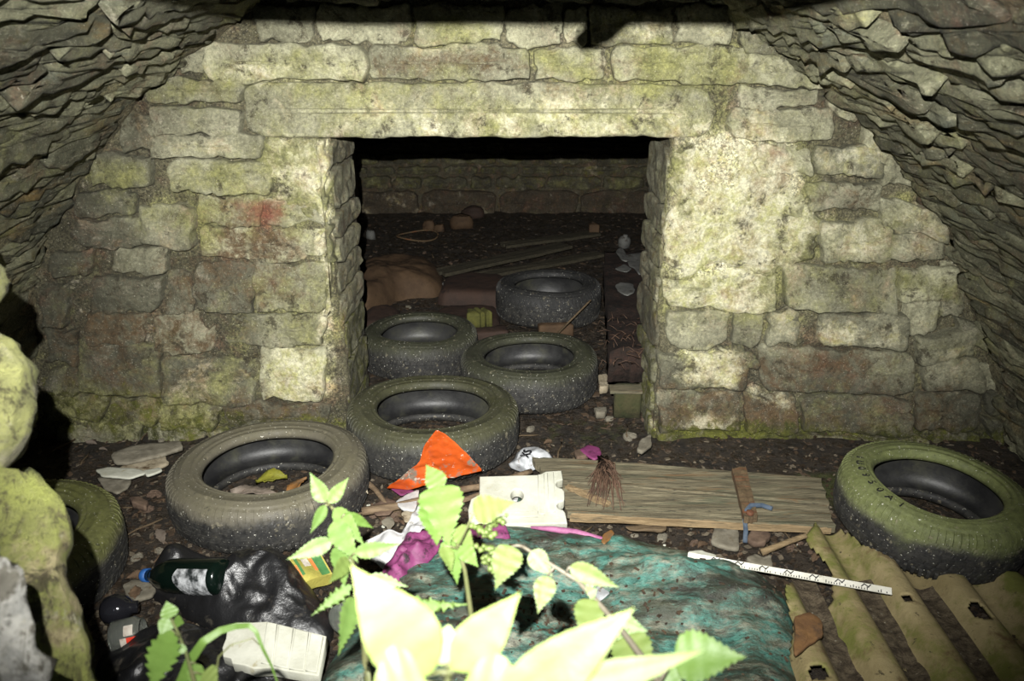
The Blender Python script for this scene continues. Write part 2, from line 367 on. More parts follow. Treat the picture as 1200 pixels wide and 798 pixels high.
# picture grid boxes of the laid stones: x0, y0, x1, y1, proud (cm), skew (y shift right minus left), wash, algae
STONES = [
 (302, 6, 371, 50, 2.2, 0), (374, 6, 480, 50, 2.0, 0), (486, 6, 590, 51, 2.6, -3), (593, 8, 658, 52, 2.0, 0), (662, 8, 690, 52, 1.6, 0), (692, 8, 786, 52, 2.6, 0), (789, 8, 853, 50, 2.4, 2), (868, 36, 934, 66, 2.6, 8),
 (240, -40, 330, 2, 2, 0), (335, -40, 440, 2, 2, 0), (445, -40, 560, 2, 2, 0), (565, -40, 698, 2, 2.2, 0), (704, -40, 820, 3, 2.4, 0), (825, -38, 905, 5, 2.4, 0),
 (243, 53, 431, 95, 3.2, 3), (435, 54, 618, 93, 2.8, 0), (623, 56, 706, 93, 2.4, 0), (716, 54, 881, 97, 2.8, 3), (873, 66, 964, 99, 3.2, 6), (864, 102, 957, 123, 2.2, 1),
 (213, 48, 243, 86, 1.2, 4), (173, 92, 288, 118, 2.4, 2), (180, 124, 286, 157, 2.8, 1), (182, 157, 312, 184, 3.0, 1), (205, 186, 322, 224, 3.2, 0), (112, 181, 181, 217, 2.8, 4), (92, 223, 163, 251, 2.6, -2), (166, 241, 232, 286, 2.8, 4), (92, 254, 172, 287, 2.6, -4), (148, 132, 184, 174, 2.0, -4),
 (234, 228, 310, 262, 1.4, 0), (310, 226, 386, 262, 1.2, 0), (238, 266, 384, 302, 1.4, 2), (232, 306, 300, 362, 1.6, 0), (302, 306, 388, 362, 1.6, 3), (262, 366, 382, 402, 1.6, 2), (306, 406, 384, 464, 2.4, 2), (194, 416, 302, 468, 2.2, 0), (92, 400, 193, 458, 2.0, 6), (113, 322, 190, 361, 2.4, 0), (104, 366, 176, 400, 1.8, 0), (134, 290, 200, 316, 2.0, 2), (182, 366, 256, 412, 1.4, 0), (196, 318, 228, 362, 1.2, 0),
 (58, 384, 92, 422, 2.4, 6), (60, 428, 96, 456, 2.2, 4), (56, 462, 128, 490, 2.0, 0), (131, 462, 186, 492, 1.8, 0), (190, 470, 262, 500, 2.0, 2), (266, 472, 384, 502, 2.0, 2), (70, 493, 168, 522, 1.8, 0), (172, 496, 236, 524, 1.6, 2), (240, 504, 300, 530, 1.8, 0), (304, 506, 392, 530, 1.8, 0), (52, 330, 84, 380, 2.2, 4), (66, 292, 110, 322, 2.2, -3),
 (852, 126, 975, 164, 2.6, 3), (884, 169, 950, 206, 2.4, 3), (953, 169, 1030, 207, 3.0, 2), (975, 97, 1010, 124, 2.6, 12), (971, 122, 1000, 138, 2.2, 5), (1008, 152, 1046, 188, 2.6, 16), (1025, 190, 1072, 217, 2.8, 2), (940, 213, 1026, 247, 2.4, 0), (1026, 236, 1106, 272, 3.2, 14), (958, 256, 1042, 306, 2.6, 3), (1038, 271, 1099, 300, 2.8, 1), (918, 310, 1046, 361, 2.8, 4), (1050, 311, 1117, 345, 3.2, -2), (1057, 349, 1096, 385, 2.8, -3), (1098, 343, 1128, 367, 2.4, -3),
 (955, 363, 1057, 403, 3.2, 0), (1070, 386, 1137, 418, 3.4, -14), (1120, 373, 1153, 402, 2.4, 8), (1078, 416, 1144, 453, 3.4, -2), (890, 407, 1066, 456, 2.2, 2), (778, 314, 905, 360, 1.8, 5), (778, 364, 850, 404, 1.8, 0), (854, 362, 892, 402, 1.8, 3), (895, 362, 936, 402, 2.0, 0), (770, 412, 876, 453, 2.2, 0), (768, 458, 868, 500, 1.8, 0), (872, 462, 932, 502, 1.8, 0), (936, 462, 1066, 505, 2.2, 2), (770, 504, 850, 540, 1.8, 0), (853, 506, 930, 542, 1.8, 0), (933, 510, 1010, 548, 2.0, 2), (1012, 510, 1090, 540, 2.0, 2), (1070, 458, 1148, 500, 2.0, 2), (1093, 505, 1145, 540, 2.0, 2), (1150, 487, 1172, 512, 2.8, 6),
 (900, 208, 938, 250, 1.6, 0), (1100, 306, 1122, 338, 1.8, 2), (1146, 420, 1164, 452, 1.8, 2), (1150, 456, 1172, 484, 1.8, 2)]
for k, (x0, y0, x1, y1, pr, sk) in enumerate(STONES):
    rs = random.Random(100+k); j = lambda s: rs.uniform(-s, s)
    w, h = x1-x0, y1-y0
    px = [(x0+j(3), y0-sk/2+j(3)), (x0+w*.35, y0-sk*.2+j(2.5)), (x0+w*.7, y0+sk*.2+j(2.5)), (x1+j(3), y0+sk/2+j(3)), (x1+j(3), y0+h*.5+sk/2), (x1-abs(j(5)), y1+sk/2+j(3)), (x0+w*.65, y1+sk*.2+j(3)), (x0+w*.3, y1-sk*.2+j(3)), (x0+abs(j(5)), y1-sk/2+j(3)), (x0+j(3), y0+h*.5-sk/2)]
    ol = [tuple(WP(*q)[[0, 2]]) for q in px]
    V, F = stone_mesh(ol, pr*.0150, .03, wallmap, k+1, 50, .011, (j(.10), -.16+j(.14)), .06, .06, .011, .7)
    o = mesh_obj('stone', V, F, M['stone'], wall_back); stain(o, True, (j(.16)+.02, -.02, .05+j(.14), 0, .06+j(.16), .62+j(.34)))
# long lintel over the doorway, its left end plastered over
ol = [tuple(WP(*q)[[0, 2]]) for q in [(290, 97), (420, 97), (600, 96), (760, 98), (828, 102), (838, 130), (826, 159), (700, 160), (560, 160), (440, 160), (384, 160), (300, 160), (288, 130)]]
V, F = stone_mesh(ol, .036, .03, wallmap, 901, 150, .010, (0, -.12), .1, .14, .006)
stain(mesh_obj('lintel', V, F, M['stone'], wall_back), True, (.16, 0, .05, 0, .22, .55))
# lime plaster left on the masonry beside the doorway
for k, (px, d) in enumerate([([(790, 163), (830, 160), (880, 168), (915, 182), (935, 215), (960, 262), (950, 300), (905, 322), (850, 310), (782, 318), (778, 260), (783, 200)], .026),
                             ([(296, 162), (340, 160), (382, 162), (386, 215), (384, 262), (330, 238), (316, 205), (300, 190)], .022),
                             ([(372, 160), (387, 162), (389, 240), (392, 300), (386, 380), (384, 300), (374, 235)], .034),
                             ([(836, 400), (862, 402), (885, 420), (886, 428), (876, 428), (862, 412), (838, 406)], .03)]):
    ol = [tuple(WP(*q)[[0, 2]]) for q in px]
    V, F = stone_mesh(ol, d, .01, wallmap, 950+k, 110, .010, (0, 0), .1, .2, .022)
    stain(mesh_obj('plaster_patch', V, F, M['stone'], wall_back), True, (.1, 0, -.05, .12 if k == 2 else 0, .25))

# ---- the vault: two leaning sides of thin slabs laid along the passage, dropping towards the entrance
SLOPE = .02
YV0 = 1.0
R_PX = [(1176, 560), (1172, 500), (1163, 450), (1150, 408), (1132, 362), (1120, 320), (1106, 272), (1076, 232), (1048, 188), (1014, 150), (984, 122), (950, 92), (905, 58), (868, 26)]
L_PX = [(44, 540), (44, 500), (40, 440), (42, 380), (44, 325), (62, 275), (90, 228), (122, 182), (152, 142), (178, 106), (216, 74), (250, 48), (296, 12)]
def prof(px, crown):
    p = [WP(*q)[[0, 2]] for q in px] + [np.array(c) for c in crown]
    p = np.array(p); d = np.r_[0, np.cumsum(np.linalg.norm(np.diff(p, axis=0), axis=1))]
    return p, d
PR = prof(R_PX, [(.52, 1.60), (.28, 1.71), (0, 1.75)]); PL = prof(L_PX, [(-.6, 1.60), (-.3, 1.71), (0, 1.75)])
def vmap(pr, side):
    p, d = pr
    ds = .06
    def at(s): return np.array([np.interp(s, d, p[:, 0]), np.interp(s, d, p[:, 1])])
    def f(s, y, c):
        if s < 0: q = p[0] + np.array([-side*.0, s])
        else: q = at(s)
        t = at(min(s+ds, d[-1]))-at(max(s-ds, 0)); t /= np.linalg.norm(t)
        nrm = np.array([-t[1], t[0]])*(1 if side > 0 else -1)
        q = q + nrm*c
        return (q[0], y, q[1]-(YW-y)*SLOPE*min(1, max(0, (s+.1)/.5)))
    return f, d[-1]
def vault(name, pr, side, seed):
    f, L = vmap(pr, side); rs = random.Random(seed)
    root = structure(empty(name, (0, 0, 0)))
    ss = np.linspace(-.2, L, 150); ys = np.linspace(YV0, YW+.05, 110)
    V = []
    for s in ss:
        P = np.c_[np.full(110, s), ys, np.full(110, side)]
        c = fbm(P, 6, 4, seed)*.014 + fbm(P, 25, 3, seed+1)*.008 - .004
        V += [f(s, y, cc) for y, cc in zip(ys, c)]
    F = grid_faces(110, 150)
    if side < 0: F = [q[::-1] for q in F]
    stain(mesh_obj('mortar_bed', V, F, M['mortar'], root), False, (0, .05, .25, 0, .1))
    s = -.05; k = 0; slant = .105
    while s < min(L+.05, 2.25):
        h = rs.uniform(.026, .062) if s > .45 else rs.uniform(.05, .10)
        y = YW - rs.uniform(-.01, .10)
        while y > YV0+.08:
            ln = rs.uniform(.35, 1.0) if s > .45 else rs.uniform(.16, .40)
            hh = h*rs.uniform(.95, 1.35); g = .001
            j = lambda a: rs.uniform(-a, a)
            y0, y1 = max(y-ln+g, YV0), y-g; a0, a1 = s+j(.012), s+hh
            pts = []
            for fr, e in ((0, 0), (.2, .9), (.45, 1), (.75, .95), (1, .2)):
                pts.append((a0+hh*.28*(1-e)+j(.006), y0+(y1-y0)*fr+j(.015)))
            for fr, e in ((.97, .3), (.8, .9), (.5, 1), (.22, 1), (.02, .4)):
                pts.append((a1-hh*.28*(1-e)+j(.006), y0+(y1-y0)*fr+j(.015)))
            ol = [(a-slant*(YW-yy), yy) for a, yy in pts]
            if ol[0][0] > -.15:
                if side < 0: ol = ol[::-1]
                dep = rs.uniform(.007, .017)*(1 if side > 0 else .75)
                V, F = stone_mesh(ol, dep, .025, f, seed*100+k, 40, .012, (-.32+j(.18) if s > .4 else j(.2), j(.06)), 0, .05, .012, .35)
                o = mesh_obj('stone', V, F, M['slate'], root); stain(o, False, (j(.15)-.08, .04+j(.10), .08+j(.15), 0, .10+j(.2), .5+j(.35)))
            y -= ln; k += 1
        s += h
    return root
vault('wall_right', PR, 1, 21)
vault('wall_left', PL, -1, 33)

# ---- entrance lintel overhead, with a lump hanging from its edge; just above the picture, shades the top of the wall
ent = structure(empty('trim_1', (0, 0, 0)))
emap = lambda a, b, c: (a, .70-c, b)
V, F = stone_mesh([(-1.2, 1.500), (-.4, 1.498), (.3, 1.495), (1.1, 1.490), (1.2, 1.75), (-1.2, 1.75)], .06, .30, emap, 77, 60, .002, edge=.002)
stain(mesh_obj('slab', V, F, M['slate'], ent), False)
V, F = stone_mesh([(.035, 1.53), (.075, 1.53), (.062, 1.498), (.046, 1.484), (.024, 1.476), (.018, 1.484), (.034, 1.498)], .03, .03, emap, 78, 24, .001, edge=.0015)
stain(mesh_obj('hanging_stone', V, F, M['slate'], ent), False)

# ---- inner chamber
YI = 6.6
chw = structure(empty('wall_inner', (0, 0, 0)))
xs = np.linspace(-1.6, 1.7, 150); zs = np.linspace(-.1, 1.7, 80); X, Z = np.meshgrid(xs, zs); P = np.stack([X, Z*0, Z], -1)
V = np.stack([X, YI-fbm(P, 5, 4, 3)*.03, Z], -1).reshape(-1, 3)
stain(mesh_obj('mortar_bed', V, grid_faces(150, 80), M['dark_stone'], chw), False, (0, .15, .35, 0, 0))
imap = lambda a, b, c: (a, YI-c, b)
rs = random.Random(5); z = -.02; row = 0
for h in (.23, .12, .08, .11, .09, .13, .10, .1, .12, .12, .12):
    x = -1.5+rs.uniform(0, .1)
    while x < 1.5:
        ln = rs.uniform(.45, .75) if row == 0 else rs.uniform(.2, .5)
        ol = [(x+.012, z+.01), (x+ln-.012, z+.01), (x+ln-.015, z+h-.01), (x+.015, z+h-.01)]
        V, F = stone_mesh(ol, .03+rs.random()*.03, .02, imap, int(x*100)+row*37, 30, .016, edge=.014)
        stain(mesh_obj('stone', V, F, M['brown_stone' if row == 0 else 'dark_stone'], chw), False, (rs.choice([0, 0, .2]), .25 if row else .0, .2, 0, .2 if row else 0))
        x += ln
    z += h; row += 1
for nm, x in (('wall_inner_left', -1.27), ('wall_inner_right', 1.45)):
    ys = np.linspace(YB-.02, YI+.05, 120); X, Z = np.meshgrid(ys, zs); P = np.stack([X, Z, X*0+x], -1)
    V = np.stack([x + np.sign(-x)*(fbm(P, 5, 4, 7)*.04+fbm(P, 16, 3, 8)*.02), X, Z], -1).reshape(-1, 3)
    f = grid_faces(120, 80)
    if x > 0: f = [q[::-1] for q in f]
    structure(stain(mesh_obj(nm, V, f, M['dark_stone']), False, (0, .15, .3, 0, 0)))
xs = np.linspace(-1.5, 1.6, 60); ys = np.linspace(YB-.1, YI+.1, 80); X, Y = np.meshgrid(xs, ys); P = np.stack([X, Y, X*0], -1)
V = np.stack([X, Y, 1.62-.12*np.abs(X)+fbm(P, 6, 4, 2)*.04], -1).reshape(-1, 3)
structure(stain(mesh_obj('ceiling', V, [q[::-1] for q in grid_faces(60, 80)], M['dark_stone']), False, (0, .1, .3, 0, 0)))

# ---- floor
def floor_h(x, y):
    P = np.stack([x, y, np.zeros_like(x)], -1)
    return fbm(P, 2.2, 4, 51)*.022 + fbm(P, 14, 4, 52)*.010 - .012 + .03*np.clip((y-3.1)/2, 0, 1)
xs = np.arange(-2.2, 2.2, .02); ys = np.arange(0.0, 6.75, .022); X, Y = np.meshgrid(xs, ys)
V = np.stack([X, Y, floor_h(X, Y)], -1).reshape(-1, 3)
fo = structure(mesh_obj('floor', V, grid_faces(len(xs), len(ys)), M['dirt']))
u, v = to_px(V); n = len(V); a = np.zeros((n, 4)); a[:, 3] = 1
a[:, 1] = blob(u, v, [(690, 510, 80, 22, .42), (200, 520, 120, 16, .3), (960, 575, 50, 26, .6), (800, 625, 90, 16, .1)])
at = fo.data.attributes.new('mixa', 'FLOAT_COLOR', 'POINT'); at.data.foreach_set('color', a.astype(np.float32).ravel())
# ---------------------------------------------------------------- tyres
def rubber(name, top, moss, amt, dust=.5, gloss=.55):
    t = NT(name); z = t.ramp(t.objz(), .085, .172)
    n1 = t.noise(9, 7, .7); n2 = t.noise(45, 6, .72); n3 = t.noise(4, 5, .6)
    col = t.mix(t.ramp(n2, .35, .65), srgb(22, 22, 22), srgb(44, 43, 40))
    f = t.math('ADD', t.math('MULTIPLY', z, .9), t.math('MULTIPLY', t.math('SUBTRACT', n1, .5), 1.1))
    col = t.mix(t.ramp(f, .05, .75, 0, dust), col, top)
    f2 = t.math('ADD', t.math('MULTIPLY', z, .8), t.math('MULTIPLY', t.math('SUBTRACT', t.mix(.5, n1, n3), .5), 1.7))
    col = t.mix(t.ramp(f2, .75-amt*.8, 1.05-amt*.5, 0, min(1, amt*1.5)), col, t.mix(t.ramp(n2, .3, .7), moss, tuple(c*.6 for c in moss)))
    col = t.mix(t.ramp(t.noise(38, 4, .7), .60, .68, 0, .55), col, srgb(112, 106, 88))
    col = t.mix(t.ramp(t.noise(60, 5, .7), .40, .30, 0, .6), col, srgb(24, 24, 22))
    col = t.mix(t.ramp(t.noise(150, 2, .6), .68, .72, 0, .8), col, srgb(190, 188, 176))
    return t.finish(col, t.ramp(n1, .3, .7, gloss, .85), .4, [(n2, .5, .004), (t.noise(140, 3), .4, .002)])
M['tyre_grey'] = rubber('dusty grey rubber', srgb(84, 80, 68), srgb(80, 76, 52), .30, .95)
M['tyre_moss'] = rubber('mossy rubber', srgb(53, 53, 43), srgb(60, 60, 34), .45, .85)
M['tyre_green'] = rubber('green algae rubber', srgb(99, 101, 74), srgb(95, 101, 61), .85, .95)
M['tyre_left'] = rubber('moss-stained rubber', srgb(91, 89, 66), srgb(87, 89, 49), .7, .9)
M['tyre_dark'] = rubber('clean dark rubber', srgb(35, 35, 35), srgb(37, 37, 34), .1, .7)
M['tyre_dull'] = rubber('dull moss rubber', srgb(45, 45, 37), srgb(51, 53, 33), .42, .85)
M['liner'] = simple('tyre inner liner', srgb(20, 20, 21), srgb(40, 40, 39), 7, [(srgb(54, 54, 44), 5, .52, .72)], .46, .35, (.3, .004, 40))
def revolve(prof, n, sag=None):
    V = []; m = len(prof)
    for r, z in prof:
        for i in range(n):
            th = 2*math.pi*i/n; s = sag(th) if sag else 0
            V.append(((r+s*.4)*math.cos(th), (r+s*.4)*math.sin(th), z+s))
    return V, grid_faces(n, m, True)
def tyre(label, X, Y, z0, D, W, mat, tx=0, ty=0, rz=0, group='discarded car tyres', lettering=None, bead_r=.64, skew=.3):
    R = D/2; h = W/2; rb = R*bead_r; n = 128
    root = empty('car_tyre', (X, Y, z0), label, 'tyre', group, (tx, ty, rz))
    ph = X*7; sag = lambda th: .004*math.sin(2*th+ph)+.003*math.sin(3*th+ph*2)
    zc = h
    for s in (1, -1):
        pr = [(R-.006, h-.038), (R-.011, h-.022), (R-.022, h-.010), (R-.028, h-.009), (R-.029, h-.006), (R-.036, h-.003), (R-.05, h+.001), (R-.053, h+.003), (R-.056, h+.001), (rb+.036, h+.003), (rb+.030, h+.001), (rb+.028, h+.003), (rb+.024, h-.001), (rb+.016, h-.004), (rb+.014, h-.002), (rb+.010, h-.004), (rb+.004, h-.010), (rb, h-.020), (rb+.002, h-.032), (rb+.012, h-.034)]
        pr = [(r, zc+s*z) for r, z in pr]
        V, F = revolve(pr, n, sag)
        if s > 0: F = [q[::-1] for q in F]
        sw = mesh_obj('sidewall', V, F, mat, root)
        if s > 0: upper = sw
    pr = [(rb+.012, -h+.034), (rb+.03, -h+.018), (R-.055, -h+.014), (R-.028, -h+.024), (R-.017, -h+.05), (R-.014, 0), (R-.017, h-.05), (R-.028, h-.024), (R-.055, h-.014), (rb+.03, h-.018), (rb+.012, h-.034)]
    V, F = revolve([(r, zc+z) for r, z in pr], n, sag); mesh_obj('inner_liner', V, F, M['liner'], root)
    # tread: blocks cut by rings and slanted sipes
    nb = 56; spb = 6; nt = nb*spb; tw = h-.036
    zs = []; gz = [-.55, -.18, .18, .55]
    for a in np.linspace(-1, 1, 9): zs.append(a)
    for gq in gz: zs += [gq-.05, gq-.035, gq+.035, gq+.05]
    zs = sorted(zs); V = []
    for a in zs:
        groove = any(abs(a-gq) < .04 for gq in gz)
        for i in range(nt):
            th = 2*math.pi*i/nt
            fr = (i + int(abs(a)*6*skew*3)) % spb
            dep = .0022 if groove else (.0018 if fr == 0 and abs(a) > .2 else (.001 if fr == 0 else 0))
            r = R - dep - .006*abs(a)**3 + sag(th)*.4
            V.append((r*math.cos(th), r*math.sin(th), zc+a*tw+sag(th)))
    F = grid_faces(nt, len(zs), True); mesh_obj('tread', V, F, mat, root, False)
    # shoulder lugs: short raised bars where tread meets sidewall
    mb = MB()
    nl = 84
    for i in range(nl):
        for s in (1, -1):
            th = 2*math.pi*(i+.35)/nl; wth = 2*math.pi*.22/nl
            prl = [(R-.0045, h-.040), (R-.0075, h-.024), (R-.018, h-.0115), (R-.027, h-.0075)]
            vv = []
            for r, z in prl:
                for q in (-wth, wth): vv.append(((r+.0006)*math.cos(th+q), (r+.0022)*math.sin(th+q), zc+s*(z+.0003)+sag(th)))
            for r, z in prl:
                for q in (-wth, wth): vv.append(((r-.004)*math.cos(th+q), (r-.004)*math.sin(th+q), zc+s*(z-.004)+sag(th)))
            ff = [(0, 1, 3, 2), (2, 3, 5, 4), (4, 5, 7, 6), (0, 2, 10, 8), (2, 4, 12, 10), (4, 6, 14, 12), (1, 9, 11, 3), (3, 11, 13, 5), (5, 13, 15, 7), (6, 7, 15, 14), (0, 8, 9, 1)]
            mb.add(vv, ff)
    lug = mb.build('shoulder_lugs', mat, root, False); lug['kind'] = 'stuff'
    if lettering:
        txt, a0, da, size = lettering
        for k, ch in enumerate(txt):
            cu = bpy.data.curves.new('glyph', 'FONT'); cu.body = ch; cu.size = size; cu.extrude = .0016; cu.align_x = 'CENTER'
            to = bpy.data.objects.new('glyph', cu); COL.objects.link(to); dg = bpy.context.evaluated_depsgraph_get()
            me = bpy.data.meshes.new_from_object(to.evaluated_get(dg)); bpy.data.objects.remove(to)
            th = a0 - k*da; rr = R-.040; me.materials.clear(); me.materials.append(M['liner'])
            mt = Matrix.Translation((rr*math.cos(th), rr*math.sin(th), zc+h+.0015+sag(th))) @ Matrix.Rotation(th+math.pi/2, 4, 'Z')
            o = bpy.data.objects.new('raised_letter', me); COL.objects.link(o); o.parent = upper; o.matrix_local = mt
    return root
tyre('dusty grey tyre lying flat before the wall left of the door, leaves in its hole', -.765, 2.19, .0, .615, .165, M['tyre_grey'], rz=.4)
tyre('moss-topped tyre lying flat in the doorway behind the orange plastic', -.285, 2.58, .0, .62, .172, M['tyre_moss'], 0, .02, rz=1.0)
tyre('smaller mossy tyre inside the left jamb, behind the front doorway tyre', -.42, 3.36, .0, .53, .172, M['tyre_dull'], rz=2.0)
tyre('mossy tyre with deep wet tread lying just inside the doorway, right of centre', .072, 3.08, .0, .582, .168, M['tyre_dull'], 0, -.01, rz=.2)
tyre('bare dark tyre lying farthest back in the inner chamber', .19, 3.98, .02, .555, .185, M['tyre_dark'], rz=.7)
tyre('green algae-covered tyre lying by the vault at the end of the corrugated sheet', 1.215, 1.99, .035, .525, .175, M['tyre_green'], .04, .05, rz=0, lettering=('1U0950A1', math.radians(152), -math.radians(9.5), .031))
tyre('moss-stained tyre half hidden behind the stacked boulders', -1.365, 1.775, .0, .605, .182, M['tyre_left'], 0, 0, rz=.2)

# ---------------------------------------------------------------- generic crumpled sheets, heaps and slabs
def patch(name, outline, mat, parent=None, amp=.01, freq=14, seed=0, rings=18, n=72, bulge=0.0, thick=.0012, cut=.2, sharp=True, centre=None, warp=None):
    """a crumpled film with a 3-D outline, folded along ridged noise"""
    p = resample(outline, n, 1 if cut else 0, cut or .2)
    c = p.mean(0) if centre is None else np.asarray(centre, float)
    e1 = p[n//4]-c; nr = np.zeros(3)
    for i in range(n): nr += np.cross(p[i]-c, p[(i+1) % n]-c)
    nr /= np.linalg.norm(nr)
    if nr[2] < -.05 or (abs(nr[2]) <= .05 and nr[1] > 0): nr = -nr
    V = []
    for k in range(rings+1):
        r = 1-k/rings; q = c+(p-c)*r
        d = fbm(q, freq, 3, seed, (1, 1, 1))
        if sharp: d = (1-2*np.abs(d))*.6 - .3 + fbm(q, freq*2.7, 2, seed+4)*.35
        V.append(q + nr*(d*amp + bulge*(1-r*r))[:, None])
        if warp is not None: V[-1] = warp(V[-1])
    V = np.concatenate(V); F = grid_faces(n, rings+1, True)
    ctr = (c-p.mean(0)); 
    o = mesh_obj(name, V, F, mat, parent)
    m = o.modifiers.new('thickness', 'SOLIDIFY'); m.thickness = thick
    return o
def heap(name, outline, hfun, mat, parent=None, z0=0.0, rings=26, n=96, seed=0, centre=None, cut=.2):
    """a closed lump standing on the floor; hfun(x, y, r) gives its height"""
    p = resample(outline, n, 1, cut); c = p.mean(0) if centre is None else np.asarray(centre, float)
    V = [np.c_[p, np.full(n, z0-.03)]]
    for k in range(rings+1):
        r = 1-(k/rings)**1.25*.985; q = c+(p-c)*r
        V.append(np.c_[q, z0+hfun(q[:, 0], q[:, 1], np.full(n, r))])
    V = np.concatenate(V); F = grid_faces(n, rings+2, True); b = (rings+1)*n; F.append(tuple(b+i for i in range(n)))
    return mesh_obj(name, V, F, mat, parent)
def slab(name, outline, zt, thick, mat, parent=None, rough=.004, seed=0, n=40, cut=.1, tilt=(0, 0), edge=.004, fmap=None):
    """a flat broken piece lying with its top about zt"""
    c = np.asarray(outline, float).mean(0)
    fm = fmap or (lambda a, b, d: (a, b, zt-thick+d+(a-c[0])*tilt[0]+(b-c[1])*tilt[1]))
    V, F = stone_mesh([tuple(q) for q in outline], thick, 0, fm, seed, n, rough, (0, 0), 0, cut, edge, .5)
    F.append(tuple(range(n))[::-1])
    return mesh_obj(name, V, F, mat, parent)
def fpoly(px, z=0): return [tuple(FP(u, v, z)[:2]) for u, v in px]
def curve_plate(name, outline, holes, thick, bev, mat, parent=None, mtx=None):
    """flat cut shape with holes, in its own plane"""
    cu = bpy.data.curves.new(name, 'CURVE'); cu.dimensions = '2D'; cu.fill_mode = 'BOTH'; cu.extrude = thick/2-bev; cu.bevel_depth = bev; cu.bevel_resolution = 2
    for pl in [outline]+holes:
        sp = cu.splines.new('POLY'); sp.points.add(len(pl)-1); sp.use_cyclic_u = True
        for k, q in enumerate(pl): sp.points[k].co = (q[0], q[1], 0, 1)
    to = bpy.data.objects.new('outline', cu); COL.objects.link(to); dg = bpy.context.evaluated_depsgraph_get()
    me = bpy.data.meshes.new_from_object(to.evaluated_get(dg)); bpy.data.objects.remove(to)
    me.materials.clear(); me.materials.append(mat); me.name = name
    o = bpy.data.objects.new(name, me); COL.objects.link(o)
    if parent: o.parent = parent
    if mtx is not None: o.matrix_local = mtx
    return o
def frame(o, x, y):
    """matrix of a plane through o with x and y directions"""
    o, x, y = (Vector(tuple(map(float, q))) for q in (o, x, y))
    ex = (x-o).normalized(); ez = ex.cross(y-o).normalized(); ey = ez.cross(ex)
    m = Matrix((ex, ey, ez)).transposed().to_4x4(); m.translation = o; return m

# ---------------------------------------------------------------- boulders of the entrance, close to the lens
def rock(name, a_, b_, moss, amt):
    t = NT(name); cav = t.noise(13, 9, .76, dist=.4); n1 = t.noise(5, 8, .75); n2 = t.noise(30, 8, .76)
    col = t.mix(t.ramp(n2, .34, .66), a_, b_)
    col = t.mix(t.ramp(n1, .62-amt*.25, .74-amt*.25, 0, .9), col, t.mix(t.ramp(n2, .4, .6), moss, tuple(c*.6 for c in moss)))
    col = t.mix(t.ramp(t.noise(18, 8, .78), .55, .66, 0, .8), col, srgb(150, 146, 128))
    col = t.mix(t.ramp(cav, .49, .40, 0, .9), col, srgb(50, 45, 30))
    col = t.mix(t.ramp(t.noise(20, 9, .78, (2.4, 1, .7), .8), .47, .40, 0, .75), col, srgb(58, 52, 34))
    col = t.mix(t.ramp(t.noise(80, 5, .75), .42, .34, 0, .6), col, srgb(46, 42, 30))
    return t.finish(col, .85, .3, [(cav, 1, .05), (n2, .9, .012)])
M['boulder'] = rock('pale lichen rock', srgb(112, 108, 86), srgb(172, 168, 140), srgb(138, 140, 84), .7)
M['boulder_moss'] = rock('mossy rock', srgb(88, 78, 54), srgb(158, 148, 112), srgb(122, 128, 64), .85)
M['grey_boulder'] = rock('grey rock', srgb(118, 118, 114), srgb(174, 172, 164), srgb(124, 118, 98), .3)
def boulder(px, zc, thick, label, mat, seed, dtilt=0.0):
    """a lump with the given silhouette, rounded towards and away from the lens"""
    n = 72; o3 = np.array([UP(u, v, zc + dtilt*(v-540)/260) for u, v in px]); p = resample(o3, n, 1, .12)
    c = p.mean(0); fw = np.array([0, cP, -sP]); V = []
    p = p + ((p-c)/np.linalg.norm(p-c, axis=1)[:, None])*(fbm(p, 18, 4, seed)*.012)[:, None]
    for r, t in [(.0001, .8), (.2, .82), (.4, .84), (.6, .8), (.78, .72), (.9, .55), (.97, .3), (1, 0), (.97, -.3), (.88, -.6), (.6, -.9), (.3, -1), (.0001, -1)]:
        q = c+(p-c)*r
        g = q - fw*t*thick
        dd = (.5-np.abs(fbm(g, 6, 3, seed)))*.09-.04 + (.4-np.abs(fbm(g, 17, 4, seed+2)))*.05-.02 + fbm(g, 50, 3, seed+1)*.014
        dd = dd*(1 if r < .95 else .35)
        V.append(g - fw*dd[:, None]*(1 if t > 0 else -1)*(1 if t else 0))
    A = np.concatenate(V); rs_ = np.random.default_rng(seed); ext = np.linalg.norm(A-A.mean(0), axis=1).max()
    for _ in range(16):
        nn = rs_.normal(size=3); nn = nn/np.linalg.norm(nn)*.75 - fw; nn /= np.linalg.norm(nn)
        dd = (A-c) @ nn; lim = np.quantile(dd, rs_.uniform(.86, .96)); ov = np.clip(dd-lim, 0, None); A = A - nn*ov[:, None]*.8
    A = A - fw*(fbm(A, 22, 4, seed+9)*.012)[:, None]
    V = [A]; F = grid_faces(n, 13, True)
    return tag(mesh_obj('boulder', np.concatenate(V), F, mat), label, 'boulder', 'boulders stacked beside the entrance')
boulder([(-80, 262), (-36, 272), (-20, 292), (-16, 330), (-22, 366), (-40, 382), (-90, 380)], 1.02, .10, 'small lichen boulder at the very top of the entrance stack, at the picture edge', M['boulder'], 61)
boulder([(-120, 374), (-24, 384), (4, 400), (20, 424), (34, 490), (30, 510), (8, 545), (-24, 578), (-120, 588)], 1.0, .10, 'pale lichen boulder sitting second from the top of the entrance stack', M['boulder'], 62)
boulder([(-90, 560), (6, 540), (24, 534), (40, 550), (58, 590), (70, 636), (66, 658), (82, 700), (98, 740), (112, 798), (124, 860), (60, 930), (-90, 930)], .95, .11, 'largest yellow-green boulder of the entrance stack, standing before the half-hidden tyre', M['boulder_moss'], 63)
